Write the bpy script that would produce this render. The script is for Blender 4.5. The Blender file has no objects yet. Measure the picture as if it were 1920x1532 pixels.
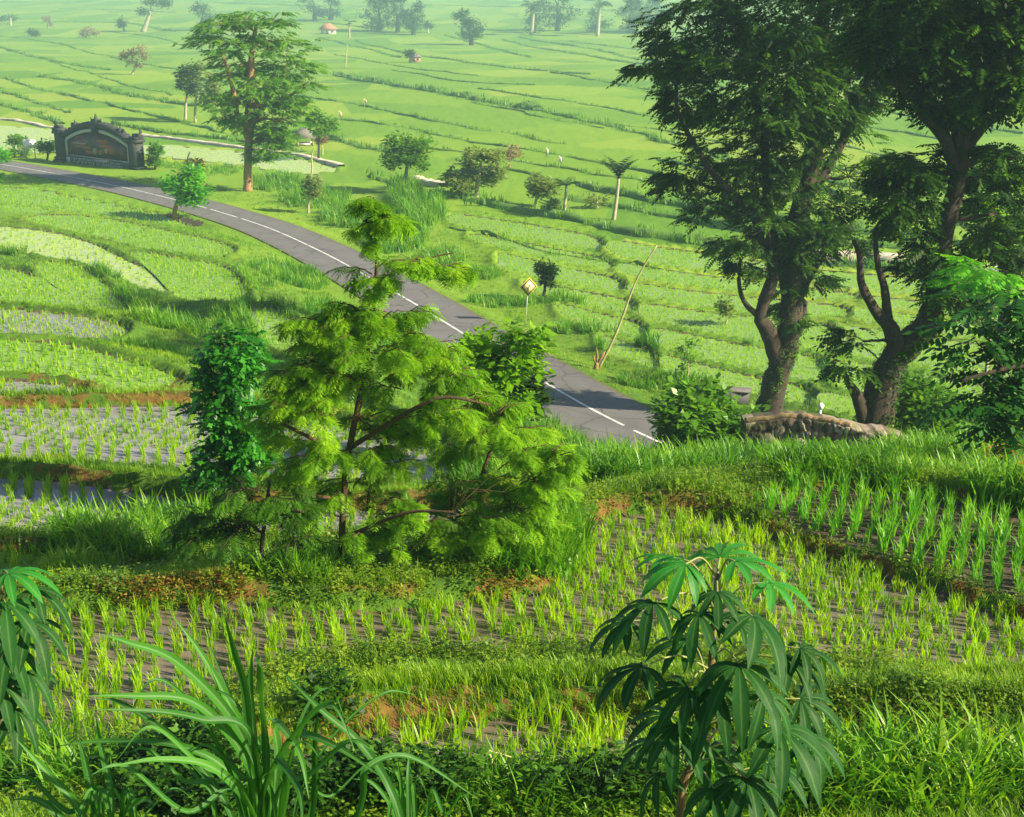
import bpy, math, random
import numpy as np
random.seed(7); rng = np.random.default_rng(7)
PI = math.pi; R = math.radians
sc = bpy.context.scene
COL = sc.collection

# ------------------------------------------------------------------ camera
F = 2667.0; PITCH = R(18.15)
cam = bpy.data.objects.new('camera', bpy.data.cameras.new('camera')); COL.objects.link(cam)
cam.location = (0, 0, 0); cam.rotation_euler = (PI/2 - PITCH, 0, 0)
cam.data.sensor_width = 36; cam.data.lens = F/1920*36
cam.data.clip_start = 0.1; cam.data.clip_end = 20000
sc.camera = cam
# ------------------------------------------------------------------ light
SUN_AZ, SUN_EL = R(109), R(30)
w = bpy.data.worlds.new('World'); sc.world = w; w.use_nodes = True
nt = w.node_tree; bg = nt.nodes['Background']
sky = nt.nodes.new('ShaderNodeTexSky'); sky.sky_type = 'NISHITA'; sky.sun_disc = False
sky.sun_elevation = SUN_EL; sky.sun_rotation = SUN_AZ; sky.air_density = 1.0; sky.dust_density = 1.2
nt.links.new(sky.outputs[0], bg.inputs[0]); bg.inputs[1].default_value = 0.058
from mathutils import Vector
sd = Vector((math.cos(SUN_EL)*math.sin(SUN_AZ), math.cos(SUN_EL)*math.cos(SUN_AZ), math.sin(SUN_EL)))
sl = bpy.data.lights.new('sun', 'SUN'); sl.energy = 5.0; sl.angle = R(0.6); sl.color = (1, .87, .62)
so = bpy.data.objects.new('sun', sl); COL.objects.link(so); so.rotation_euler = sd.to_track_quat('Z', 'Y').to_euler()
so.location = (30, 0, 60)
sc.view_settings.view_transform = 'Standard'; sc.view_settings.look = 'None'
sc.view_settings.exposure = 1.24; sc.view_settings.gamma = 1.0
sc.cycles.max_bounces = 8; sc.cycles.transparent_max_bounces = 8
sc.cycles.diffuse_bounces = 4; sc.cycles.transmission_bounces = 5; sc.cycles.volume_bounces = 1

# ------------------------------------------------------------------ projection helpers
CP, SP = math.cos(PITCH), math.sin(PITCH)
def P3(u, v, y):
    """world point seen at photo pixel (u, v) at forward distance y"""
    a = (u-960)/F; b = (766-v)/F
    d = np.array([a, CP + b*SP, -SP + b*CP]); return d*(y/d[1])
def onplane(u, v, z):
    a = (u-960)/F; b = (766-v)/F
    d = np.array([a, CP + b*SP, -SP + b*CP]); return d*(z/d[2])

# ------------------------------------------------------------------ terrain
def zfar(y):
    y = np.asarray(y, float)
    return -18 - .0365*np.where(y < 550, y, 550 + 120*(1-np.exp(-np.maximum(y-550, 0)/120)))
ctrl = []
for u, v, y in [(960,1532,9.7),(300,1532,9.7),(1700,1532,9.7),(960,1350,11.4),(1600,1350,11.4),(200,1400,11.8),
        (960,1240,14.2),(1600,1240,14.2),(300,1150,15.4),(900,1120,16.2),(1200,960,18.6),(1500,1000,17.2),(1850,1130,15.4),
        (1700,945,19.4),(1900,1000,18.4),(1480,930,20),(-60,1060,19.5),(60,950,22.9),(400,950,22.9),(900,960,22.5),(1080,920,24),
        (100,830,27.7),(400,830,27.7),(800,870,26.5),(1050,870,28),(1060,850,32),(1300,875,29),(1150,850,36),(1220,868,34),(1500,860,30),(1700,860,30),(1900,870,29),
        (1440,795,45),(1640,812,43),(1850,830,40),
        (0,735,37),(150,735,37),(350,735,37),(600,760,35),(0,650,49),(200,650,50),(450,650,52),(0,550,71),(200,560,68),(400,560,68),(550,620,60),
        (0,470,94),(200,480,92),(400,490,90),(0,400,119),(300,430,106)]:
    p = P3(u, v, y); ctrl.append((p[0], p[1], p[2]-float(zfar(p[1]))))
for x, y, h in [(5.5,51,.4),(4,45,2.6),(9,53,.3),(0,0,16.4),(-6,4,14.2),(6,4,14.2),(0,6,13),(-40,0,16),(40,0,16),(-60,30,10),(50,30,8),(-70,60,5),(60,50,2),
        (0,60,0),(6,60,0),(-5,70,0),(-12,90,0),(-20,110,0),(-34,122,0),(-50,135,0),(-75,130,.5),(12,60,0),(20,60,0),(30,62,0),(45,70,0),(10,80,0),
        (30,100,0),(0,110,0),(-30,150,0),(40,150,0),(-90,160,0),(90,120,0),(-150,100,3),(150,80,0),(0,200,0),(-100,220,0),(100,220,0)]:
    ctrl.append((x, y, h))
ctrl = np.array(ctrl)
_A = np.linalg.norm(ctrl[:, None, :2]-ctrl[None, :, :2], axis=2)
_w = np.linalg.solve(_A + 1e-6*np.eye(len(ctrl)), ctrl[:, 2])
def hbase(x, y):
    s = np.zeros_like(x)
    m = y < 230
    xm, ym = x[m], y[m]; a = np.zeros_like(xm)
    for (cx, cy, _), ww in zip(ctrl, _w):
        a += ww*np.hypot(xm-cx, ym-cy)
    a = np.maximum(a, 0)
    a *= np.clip((215-ym)/60, 0, 1)*np.clip((260-np.abs(xm))/120, 0, 1)
    s[m] = a
    return s
def zbase(x, y): return zfar(y) + hbase(x, y)
def hit0(u, v, fn=None, y0=6, y1=1500):
    ys = y0*np.exp(np.linspace(0, math.log(y1/y0), 500))
    a = (u-960)/F; b = (766-v)/F; d = np.array([a, CP+b*SP, -SP+b*CP])
    k = ys/d[1]; z = (fn or zbase)(d[0]*k, ys); g = d[2]*k - z
    i = int(np.argmax(g < 0))
    if g[i] >= 0: i = len(ys)-1
    if i == 0: t = ys[0]
    else: t = ys[i-1] + (ys[i]-ys[i-1])*g[i-1]/(g[i-1]-g[i])
    return d*(t/d[1])

# paddies: outline in the photo laid down on its own level plane  (outline, level or None, wetness, spacing, rice?, bund height)
PADS = []
def pad(pts, z=None, wet=.5, sp=.25, rice=1, bund=.25, rh=.3):
    z0 = z
    if z in (None, 'prev'): bund = .34; rh = min(rh, .24)
    if z == 'prev': z = PADS[-1]['z']
    if z is None:
        c = np.mean(np.array(pts), axis=0); z = float(hit0(c[0], c[1])[2])
    pl = np.array([onplane(u, v, z)[:2] for u, v in pts])
    # smooth the outline (Chaikin)
    for _ in range(2):
        q = np.roll(pl, -1, 0); pl = np.stack([pl*.75+q*.25, pl*.25+q*.75], 1).reshape(-1, 2)
    if z0 in (None, 'prev') and z < -9.9 and pts[0][0] < 700:   # open the terraces out to narrow bunds
        nx = np.roll(pl, -1, 0)-np.roll(pl, 1, 0); nx /= np.linalg.norm(nx, axis=1)[:, None]+1e-9
        ar = np.sum(pl[:, 0]*np.roll(pl[:, 1], -1)-np.roll(pl[:, 0], -1)*pl[:, 1]); pl = pl+np.column_stack([nx[:, 1], -nx[:, 0]])*(.42 if ar > 0 else -.42)
    PADS.append(dict(poly=pl, z=z, wet=wet, sp=sp, rice=rice, bund=bund, rh=rh))
pad([(560,1400),(800,1348),(1150,1342),(1450,1392),(1920,1385),(2100,1390),(2150,1448),(1500,1458),(900,1500),(400,1500)], -6.75, .25, .22, 1, .3, .30)          # 0 front
pad([(40,1160),(250,1140),(430,1130),(640,1150),(870,1128),(1060,1105),(1100,1000),(1130,965),(1280,957),(1400,985),(1600,1060),(1920,1165),(2100,1215),
     (2100,1290),(1700,1262),(1400,1240),(1100,1222),(900,1240),(720,1232),(520,1262),(430,1330),(280,1400),(40,1440),(-250,1440),(-250,1180)], -7.6, .3, .20, 1, .22, .27)
pad([(1400,932),(1560,905),(1700,922),(1950,965),(2150,1000),(2150,1200),(1900,1112),(1700,1052),(1560,1008),(1440,965)], -7.40, .05, .235, 1, .14, .33)
pad([(-300,890),(60,897),(220,919),(420,948),(700,962),(960,945),(1000,985),(800,1015),(400,1020),(100,1012),(-300,1008)], -9.2, 1, .31, 1, .3, .27)
pad([(-300,768),(200,765),(380,758),(620,790),(850,850),(880,900),(700,925),(400,905),(300,895),(150,875),(-300,868)], -9.75, 1, .31, 1, .3, .25)
pad([(-300,1035),(70,1035),(130,1060),(100,1105),(-300,1120)], -8.4, .7, .24, 1, .2, .3)
pad([(-200,728),(60,722),(150,742),(60,756),(-200,752)], None, 1, .3)
pad([(-200,655),(60,640),(200,675),(330,715),(280,737),(200,738),(150,718),(90,702),(-200,712)], None, .45, .25)
pad([(-200,568),(60,588),(180,603),(232,622),(200,640),(110,632),(-200,612)], None, .95, .25)
pad([(-200,505),(20,500),(120,560),(150,588),(60,580),(-200,552)], None, .5, .26)
pad([(55,490),(150,500),(205,560),(300,645),(230,612),(160,565)], 'prev', .92, .26)
pad([(-200,420),(60,428),(170,458),(240,498),(352,540),(330,549),(240,535),(190,512),(100,483),(60,470),(-200,462)], None, 1.3, .4, 1)
pad([(240,470),(330,487),(420,500),(462,560),(430,610),(350,565),(290,500)], None, .5, .28)
pad([(20,408),(150,402),(300,432),(420,458),(440,480),(330,478),(200,447)], None, .4, .3)
pad([(20,345),(150,372),(300,402),(400,432),(300,424),(100,392),(-60,378)], None, .3, .3)
pad([(480,565),(560,622),(600,680),(545,665),(485,612)], None, .9, .3)
pad([(-40,385),(60,390),(170,397),(20,402),(-60,400)], None, .4, .35)
# paddies right of the road, in bands
bands = [[(820,392),(1000,418),(1200,455),(1500,498),(1960,545),(2300,590)], [(845,425),(1050,465),(1240,503),(1500,535),(1960,590),(2300,635)],
         [(885,455),(1000,485),(1240,537),(1600,572),(1960,622),(2300,668)], [(935,510),(1100,545),(1300,580),(1600,608),(1960,662),(2300,710)],
         [(985,548),(1100,578),(1250,615),(1400,645),(1700,692),(1960,742),(2300,800)], [(1050,598),(1200,648),(1350,690),(1500,720),(1700,765),(1960,812),(2300,870)],
         [(1130,665),(1250,708),(1400,745),(1550,775),(1750,815),(1960,870),(2300,930)]]
def band_v(b, u):
    b = np.array(b, float); return float(np.interp(u, b[:, 0], b[:, 1]))
wets = [.35, .5, .6, .7, .8, .7]
for i in range(6):
    b0, b1 = bands[i], bands[i+1]
    x0 = b1[0][0]-10; cuts = [x0, 1130+i*20, 1520+((i*97) % 120), 1840+((i*53) % 90), 2250]
    for k in range(4):
        ua, ub = cuts[k], cuts[k+1]; um = (ua+ub)/2
        g = 3.2
        top = [(q, band_v(b0, q)+g) for q in np.linspace(ua+3, ub-3, 5)]
        bot = [(q+8, band_v(b1, q+8)-g) for q in np.linspace(ub-3, ua+3, 5)]
        pad(top+bot, None, wets[i]*rng.uniform(.75, 1.1), .27+.03*(6-i)/3, 1, .22, .2)
# pale paddies beyond the big sign board
pad([(-200,228),(60,238),(150,252),(150,292),(0,280),(-200,268)], None, 1.6, .6, 0, .2)
pad([(262,268),(440,283),(600,305),(640,322),(560,327),(440,306),(262,290)], None, 1.5, .6, 0, .2)

def seg_dist(px, py, poly, closed=True):
    d = np.full(px.shape, 1e9); n = len(poly)
    for i in range(n if closed else n-1):
        ax, ay = poly[i]; bx, by = poly[(i+1) % n]
        dx, dy = bx-ax, by-ay; L = dx*dx+dy*dy+1e-12
        t = np.clip(((px-ax)*dx+(py-ay)*dy)/L, 0, 1)
        d = np.minimum(d, np.hypot(px-ax-t*dx, py-ay-t*dy))
    return d
def inside(px, py, poly):
    r = np.zeros(px.shape, bool); n = len(poly)
    for i in range(n):
        ax, ay = poly[i]; bx, by = poly[(i+1) % n]
        if ay == by: continue
        c = ((ay > py) != (by > py)) & (px < (bx-ax)*(py-ay)/(by-ay)+ax)
        r ^= c
    return r
def hsh(x, y):   # cheap smooth value noise
    def vn(x, y):
        xi, yi = np.floor(x), np.floor(y); fx, fy = x-xi, y-yi; fx = fx*fx*(3-2*fx); fy = fy*fy*(3-2*fy)
        def h(a, b):
            s = np.sin(a*127.1+b*311.7)*43758.5453; return s-np.floor(s)
        return (h(xi, yi)*(1-fx)+h(xi+1, yi)*fx)*(1-fy)+(h(xi, yi+1)*(1-fx)+h(xi+1, yi+1)*fx)*fy
    return vn(x, y)*.6+vn(x*2.3+7, y*2.3+3)*.4
# road centre line
_cl = [(-420,268),(-150,285),(20,311),(130,331),(230,351),(330,375),(410,397),(500,426),(580,461),(660,502),(780,571),(900,645),(1010,710),(1100,762),(1180,803)]
def onroad(u, v):
    z = -20.
    for _ in range(40): p = onplane(u, v, z); z = float(zfar(p[1]))+.25
    return p[:2]
ROAD = [onroad(u, v) for u, v in _cl+[(1240,831),(1300,862)]]
print('road end', ROAD[-2:])
ROAD += [ROAD[-1]+np.array(q) for q in [(3.5,-2.2),(8,-2.2),(13,.5),(22,4),(37,9),(75,15)]]
ROAD = np.array(ROAD)
def catmull(P, n=10):
    P = np.vstack([2*P[0]-P[1], P, 2*P[-1]-P[-2]]); out = []
    for i in range(1, len(P)-2):
        for t in np.linspace(0, 1, n, endpoint=False):
            a, b, c, d = P[i-1], P[i], P[i+1], P[i+2]
            out.append(.5*((2*b)+(-a+c)*t+(2*a-5*b+4*c-d)*t*t+(-a+3*b-3*c+d)*t**3))
    out.append(P[-2]); return np.array(out)
ROADS = catmull(ROAD, 8); RW = 2.5
ROADC = ROADS[::3]
def road_z(x, y): return zfar(y)+.25
def G(x, y, full=False):
    x = np.asarray(x, float); y = np.asarray(y, float); sh = x.shape; x = x.ravel(); y = y.ravel()
    zb = zbase(x, y); W = np.ones_like(x); num = np.zeros_like(x); den = np.zeros_like(x); dmin = np.full(x.shape, 99.); bh = np.zeros_like(x)+.2
    wet = np.full(x.shape, -1.); zin = np.zeros_like(x); ins = np.zeros(x.shape, bool)
    for P in PADS:
        pl = P['poly']; lo = pl.min(0)-5; hi = pl.max(0)+5
        m = (x > lo[0]) & (x < hi[0]) & (y > lo[1]) & (y < hi[1])
        if not m.any(): continue
        xm, ym = x[m], y[m]; d = seg_dist(xm, ym, pl); i = inside(xm, ym, pl)
        idx = np.where(m)[0]
        ii = idx[i]; ins[ii] = True; zin[ii] = P['z']-.05; wet[ii] = P['wet']
        o = ~i; io = idx[o]; do = d[o]
        sc_ = 1.6 if P['z'] > -12 else 2.5
        ww = np.exp(-(do/sc_)**2); W[io] *= 1-ww; num[io] += ww/(do+.15)*P['z']; den[io] += ww/(do+.15)
        c = do < dmin[io]; dmin[io[c]] = do[c]; bh[io[c]] = P['bund']
    W = 1-W
    z = zb*(1-W)+np.where(den > 0, num/np.maximum(den, 1e-9), zb)*W
    s = np.clip(dmin/.22, 0, 1)
    z = z + bh*s*np.exp(-(dmin/np.where(y < 35, .8, .5))**2)*(.7+.6*hsh(x*np.where(y < 40, 1.7, .5), y*np.where(y < 40, 1.7, .4))) + (hsh(x*.9, y*.9)-.5)*.14*np.clip(y/10, 0, 1)
    z = np.where(ins, zin, z)
    m = (y > 30) & (y < 220)
    dr = np.full(x.shape, 99.); dr[m] = seg_dist(x[m], y[m], ROADC, False)
    k = np.clip((dr-(RW+.35))/1.6, 0, 1); k = k*k*(3-2*k)
    z = np.where(dr < 9, (road_z(x, y)-.06)*(1-k)+z*k, z)
    if full: return z.reshape(sh), dict(wet=wet.reshape(sh), ins=ins.reshape(sh), dmin=dmin.reshape(sh), dr=dr.reshape(sh), hb=(zb-zfar(y)).reshape(sh))
    return z.reshape(sh)
def hit(u, v): return hit0(u, v, G)

# ------------------------------------------------------------------ object helpers
def mesh_np(name, V, Q, rnd=None, smooth=False, attrs=None):
    me = bpy.data.meshes.new(name); V = np.asarray(V, np.float32); Q = np.asarray(Q, np.int32)
    me.vertices.add(len(V)); me.vertices.foreach_set('co', V.ravel())
    n, k = Q.shape
    me.loops.add(n*k); me.loops.foreach_set('vertex_index', Q.ravel())
    me.polygons.add(n); me.polygons.foreach_set('loop_start', np.arange(0, n*k, k, dtype=np.int32))
    if smooth: me.polygons.foreach_set('use_smooth', np.ones(n, bool))
    A = dict(attrs or {})
    if rnd is not None: A['rnd'] = rnd
    for a, val in A.items():
        at = me.attributes.new(a, 'FLOAT', 'POINT'); at.data.foreach_set('value', np.asarray(val, np.float32))
    me.update(calc_edges=True)
    return me
def link(name, me, m=None, parent=None, loc=(0,0,0)):
    o = bpy.data.objects.new(name, me); COL.objects.link(o); o.location = loc
    if m is not None: me.materials.append(m)
    if parent: o.parent = parent
    return o
def tag(o, label=None, cat=None, group=None, kind=None):
    if label: o['label'] = label
    if cat: o['category'] = cat
    if group: o['group'] = group
    if kind: o['kind'] = kind
    return o
def empty(name, loc, label, cat, group=None):
    o = bpy.data.objects.new(name, None); COL.objects.link(o); o.location = loc; o.empty_display_size = .3
    return tag(o, label, cat, group)
class MB:
    """collects quads"""
    def __init__(s): s.V = []; s.Q = []; s.A = []; s.n = 0; s.R = []
    def add(s, V, Q, a=0.5):
        V = np.asarray(V, float); s.V.append(V); s.Q.append(np.asarray(Q)+s.n)
        s.A.append(np.full(len(V), a) if np.isscalar(a) else np.asarray(a)); s.n += len(V)
    def build(s, name, m, parent=None, origin=(0,0,0), smooth=False):
        V = np.vstack(s.V)-np.asarray(origin); return link(name, mesh_np(name, V, np.vstack(s.Q), np.concatenate(s.A), smooth, dict(rib=np.concatenate(s.R)) if s.R else None), m, parent)
    def tube(s, P, r, seg=7, a=.5, bumpy=0):
        P = np.asarray(P, float); n = len(P); r = np.broadcast_to(np.asarray(r, float), (n,))
        T = np.gradient(P, axis=0); T /= np.linalg.norm(T, axis=1)[:, None]+1e-9
        ref = np.array([0, 0, 1.]) if abs(T[0][2]) < .8 else np.array([1., 0, 0])
        A = np.cross(T, ref); A /= np.linalg.norm(A, axis=1)[:, None]+1e-9; B = np.cross(T, A)
        th = np.linspace(0, 2*PI, seg, endpoint=False)
        rr = r[:, None]*(1+bumpy*rng.uniform(-1, 1, (n, seg)))
        V = P[:, None, :]+rr[..., None]*(np.cos(th)[None, :, None]*A[:, None, :]+np.sin(th)[None, :, None]*B[:, None, :])
        V = V.reshape(-1, 3); i = np.arange(n-1)[:, None]*seg; j = np.arange(seg)[None]; j2 = (j+1) % seg
        Q = np.stack([i+j, i+j2, i+seg+j2, i+seg+j], -1).reshape(-1, 4); s.add(V, Q, a)
        # caps as quads fan (seg even-safe): centre point repeated is avoided by strips
        for base, flip in ((0, 1), ((n-1)*seg, 0)):
            for k in range(1, seg-2, 2):
                q = [base, base+k, base+k+1, base+min(k+2, seg-1)]
                if len(set(q)) == 4:
                    s.Q.append(np.array([q[::-1] if flip else q])+s.n-len(V))
    def box(s, c, size, rot=0, a=.5, tilt=0):
        c = np.array(c, float); h = np.array(size)/2
        v = np.array([[x, y, z] for x in (-1, 1) for y in (-1, 1) for z in (-1, 1)])*h
        ct, st = math.cos(tilt), math.sin(tilt); v = v @ np.array([[ct, 0, -st], [0, 1, 0], [st, 0, ct]])
        cr, sr = math.cos(rot), math.sin(rot); v = v @ np.array([[cr, sr, 0], [-sr, cr, 0], [0, 0, 1]])
        s.add(v+c, [[0,1,3,2],[4,6,7,5],[0,4,5,1],[2,3,7,6],[0,2,6,4],[1,5,7,3]], a)
def rotm(yaw, pitch, roll):
    cy, sy = np.cos(yaw), np.sin(yaw); cp, sp = np.cos(pitch), np.sin(pitch); cr, sr = np.cos(roll), np.sin(roll)
    z = np.zeros_like(yaw); o = np.ones_like(yaw)
    Rz = np.stack([np.stack([cy, -sy, z], -1), np.stack([sy, cy, z], -1), np.stack([z, z, o], -1)], -2)
    Ry = np.stack([np.stack([cp, z, -sp], -1), np.stack([z, o, z], -1), np.stack([sp, z, cp], -1)], -2)   # positive pitch lifts +x
    Rx = np.stack([np.stack([o, z, z], -1), np.stack([z, cr, -sr], -1), np.stack([z, sr, cr], -1)], -2)
    return Rz @ Ry @ Rx
def scatter(mb, temps, P, yaw, pitch, roll, S, rnd=None):
    P = np.asarray(P, float); n = len(P)
    if n == 0: return
    if rnd is None: rnd = rng.random(n)
    M = rotm(np.broadcast_to(yaw, (n,)), np.broadcast_to(pitch, (n,)), np.broadcast_to(roll, (n,)))*np.broadcast_to(S, (n,))[:, None, None]
    pick = rng.integers(0, len(temps), n)
    for t, (TV, TQ) in enumerate(temps):
        k = np.where(pick == t)[0]
        if len(k) == 0: continue
        V = np.einsum('kij,vj->kvi', M[k], TV)+P[k][:, None, :]
        Q = TQ[None]+(np.arange(len(k))*len(TV))[:, None, None]
        mb.add(V.reshape(-1, 3), Q.reshape(-1, TQ.shape[1]), np.repeat(rnd[k], len(TV)))

# ------------------------------------------------------------------ templates (quads)
def T_join(parts):
    V = []; Q = []; n = 0
    for v, q in parts: V.append(v); Q.append(np.asarray(q)+n); n += len(v)
    return np.vstack(V), np.vstack(Q)
def blade(L, wd, lean, az, seg=3, base=(0,0,0), droop=1.0):
    """a grass blade: rises then bends over"""
    pts = []; a = PI/2-lean*.3; p = np.array([0., 0.]); st = L/seg
    for i in range(seg+1):
        pts.append(p.copy()); p = p+st*np.array([math.cos(a), math.sin(a)]); a -= lean*droop*(i+1)/seg
    c, s = math.cos(az), math.sin(az); V = []
    prof = [1, .95, .6, .06] if seg == 3 else ([1, .8, .06] if seg == 2 else list(np.interp(np.linspace(0, 1, seg+1), [0, .15, .5, .8, 1], [.5, .9, 1, .6, .04])))
    for (r, z), k in zip(pts, prof):
        for sgn in (-1, 1): V.append([r*c-s*sgn*wd*k/2+base[0], r*s+c*sgn*wd*k/2+base[1], z+base[2]])
    return np.array(V), np.array([[2*i, 2*i+1, 2*i+3, 2*i+2] for i in range(seg)])
def T_grass(n, spread, wd, lmin=.5, seg=3, lean=(.2, 1.1)):
    ps = []
    for _ in range(n):
        az = rng.uniform(0, 2*PI); b = rng.normal(0, spread, 2)
        ps.append(blade(rng.uniform(lmin, 1), wd*rng.uniform(.7, 1.3), rng.uniform(*lean), az, seg, (b[0], b[1], -.03)))
    return T_join(ps)
def leafquad(o, d, L, wd, up=(0,0,1), sag=0):
    o = np.array(o, float); d = np.array(d, float); d /= np.linalg.norm(d); s = np.cross(d, up); s /= np.linalg.norm(s)+1e-9
    return np.array([o, o+d*L*.45+s*wd/2+np.array([0, 0, -sag*.2*L]), o+d*L+np.array([0, 0, -sag*L]), o+d*L*.45-s*wd/2+np.array([0, 0, -sag*.2*L])]), np.array([[0,1,2,3]])
def T_pinnate(pairs=7, L=1., ll=.34, lw=.13, droop=.5, side=1.2):
    ps = []; 
    for i in range(pairs+1):
        t = (i+1)/(pairs+1); x = L*t*(1-.12*droop*t); z = -droop*.45*L*t*t
        if i == pairs: ps.append(leafquad((x, 0, z), (1, 0, -.6*droop), ll, lw)); break
        e = math.sin(PI*(.25+.6*t))
        for sg in (-1, 1):
            ps.append(leafquad((x, 0, z), (math.cos(side)+.1, sg*math.sin(side), -.25+rng.uniform(-.15, .15)), ll*e*rng.uniform(.85, 1.1), lw*rng.uniform(.85, 1.1), sag=.15))
    st = np.array([[0,-.006,0],[0,.006,0],[.5*L,.006,-droop*.11*L],[.5*L,-.006,-droop*.11*L]]); ps.append((st, np.array([[0,1,2,3]])))
    return T_join(ps)
def T_feather(pairs=9, droop=.6):
    ps = []
    for i in range(pairs):
        t = (i+1)/pairs; x = t*(1-.12*droop*t); z = -droop*.45*t*t
        for sg in (-1, 1):
            for q in (0,):
                e = .42*math.sin(PI*(.2+.7*t)); th = rng.uniform(.85, 1.2)
                ps.append(leafquad((x-.03*q, 0, z), (math.cos(th), sg*math.sin(th), -.2-.3*q+rng.uniform(-.1, .1)), e*rng.uniform(.8, 1.15), .062, sag=.25*droop))
    return T_join(ps)
def T_cluster(n=6, L=.6, wd=.3, sp=.25):
    ps = []
    for _ in range(n):
        d = rng.normal(0, 1, 3); d[2] = abs(d[2])*.4-.1
        ps.append(leafquad(rng.normal(0, sp, 3), d, L*rng.uniform(.7, 1.2), wd*rng.uniform(.8, 1.2), sag=.2))
    return T_join(ps)
TG_FINE = [T_grass(9, .16, .05) for _ in range(5)]
TG_TALL = [T_grass(11, .13, .045, .5, 3, (.25, 1.3)) for _ in range(5)]
TG_FAR = [T_grass(9, .35, .11, .5, 2) for _ in range(5)]
T_RICE = [T_grass(13, .09, .055, .55, 3, (.05, .9)) for _ in range(5)]
T_RICEF = [T_grass(6, .11, .13, .6, 2, (.1, .8)) for _ in range(4)]
TP = [T_pinnate(6, 1, .30, .15, d, s) for d, s in ((.4, 1.1), (.7, 1.2), (1.0, 1.05), (.2, 1.25))]
TPW = [T_pinnate(5, 1, .42, .2, d, s) for d, s in ((.4, 1.1), (.8, 1.2), (.6, 1.0))]
TF = [T_feather(9, d) for d in (.3, .6, .9, 1.2)]
TC = [T_cluster() for _ in range(5)]
TCW = [T_cluster(7, .45, .28, .35) for _ in range(5)]

# ------------------------------------------------------------------ materials
def newmat(name):
    m = bpy.data.materials.new(name); m.use_nodes = True; return m, m.node_tree, m.node_tree.nodes['Principled BSDF']
def noise(nt, scale, detail=4, rough=.6, vec=None, dist=0):
    n = nt.nodes.new('ShaderNodeTexNoise'); n.inputs['Scale'].default_value = scale; n.inputs['Detail'].default_value = detail
    n.inputs['Roughness'].default_value = rough; n.inputs['Distortion'].default_value = dist
    if vec is not None: nt.links.new(vec, n.inputs['Vector'])
    return n
def ramp(nt, fac, stops):
    r = nt.nodes.new('ShaderNodeValToRGB'); e = r.color_ramp.elements
    while len(e) < len(stops): e.new(.5)
    for k, (p, c) in enumerate(stops): e[k].position = p; e[k].color = (*c, 1) if len(c) == 3 else c
    nt.links.new(fac, r.inputs[0]); return r
def mix(nt, f, a, b, mode='MIX'):
    m = nt.nodes.new('ShaderNodeMix'); m.data_type = 'RGBA'; m.blend_type = mode
    for s, x in ((m.inputs[0], f), (m.inputs[6], a), (m.inputs[7], b)):
        if hasattr(x, 'is_linked') or hasattr(x, 'links'): nt.links.new(x, s)
        elif isinstance(x, (int, float)): s.default_value = x
        else: s.default_value = (*x, 1)
    return m.outputs[2]
def attr(nt, name):
    a = nt.nodes.new('ShaderNodeAttribute'); a.attribute_name = name; return a.outputs['Fac']
def mth(nt, op, a, b=0, c=None, clamp=False):
    m = nt.nodes.new('ShaderNodeMath'); m.operation = op; m.use_clamp = clamp
    for s, x in zip(m.inputs, (a, b, c)):
        if x is None: continue
        if hasattr(x, 'links'): nt.links.new(x, s)
        else: s.default_value = x
    return m.outputs[0]
def bump(nt, p, h, strength=.5, dist=.05):
    b = nt.nodes.new('ShaderNodeBump'); b.inputs['Strength'].default_value = strength; b.inputs['Distance'].default_value = dist
    nt.links.new(h, b.inputs['Height']); nt.links.new(b.outputs[0], p.inputs['Normal'])
def geo(nt):
    g = nt.nodes.new('ShaderNodeNewGeometry'); return g.outputs['Position']
def leafmat(name, cols, trans=.45, rough=.45, tcol=None, spec=.4, nscale=.6):
    m, nt, p = newmat(name)
    r = attr(nt, 'rnd'); n = noise(nt, nscale, 3, .6, geo(nt))
    f = mth(nt, 'ADD', mth(nt, 'MULTIPLY', r, .65), mth(nt, 'MULTIPLY', n.outputs[0], .45), clamp=True)
    c = ramp(nt, f, [(i/(len(cols)-1)*.8+.1, q) for i, q in enumerate(cols)]).outputs[0]
    nt.links.new(c, p.inputs['Base Color']); p.inputs['Roughness'].default_value = rough
    p.inputs['Specular IOR Level'].default_value = spec
    t = nt.nodes.new('ShaderNodeBsdfTranslucent'); tc = mix(nt, 1.0, c, tcol or (1.6, 1.5, .6), 'MULTIPLY'); nt.links.new(tc, t.inputs[0])
    ms = nt.nodes.new('ShaderNodeMixShader'); ms.inputs[0].default_value = trans
    out = nt.nodes['Material Output']; nt.links.new(p.outputs[0], ms.inputs[1]); nt.links.new(t.outputs[0], ms.inputs[2]); nt.links.new(ms.outputs[0], out.inputs[0])
    return m
def plain(name, col, rough=.7, var=.25, scale=6, metal=0, bmp=.2):
    m, nt, p = newmat(name); n = noise(nt, scale, 5, .65, geo(nt))
    c = ramp(nt, n.outputs[0], [(.3, tuple(x*(1-var) for x in col)), (.7, tuple(min(1, x*(1+var)) for x in col))]).outputs[0]
    nt.links.new(c, p.inputs['Base Color']); p.inputs['Roughness'].default_value = rough; p.inputs['Metallic'].default_value = metal
    bump(nt, p, n.outputs[0], bmp, .02); return m
def barkmat(name, a, b, c=None, scale=5):
    m, nt, p = newmat(name); mp = nt.nodes.new('ShaderNodeMapping'); mp.inputs['Scale'].default_value = (3, 3, .8); nt.links.new(geo(nt), mp.inputs[0])
    n = noise(nt, scale, 7, .7, mp.outputs[0], .6)
    cc = ramp(nt, n.outputs[0], [(.3, a), (.55, b), (.72, c or b)]).outputs[0]; nt.links.new(cc, p.inputs['Base Color'])
    p.inputs['Roughness'].default_value = .9; bump(nt, p, n.outputs[0], .9, .04); return m
M = {}
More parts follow.
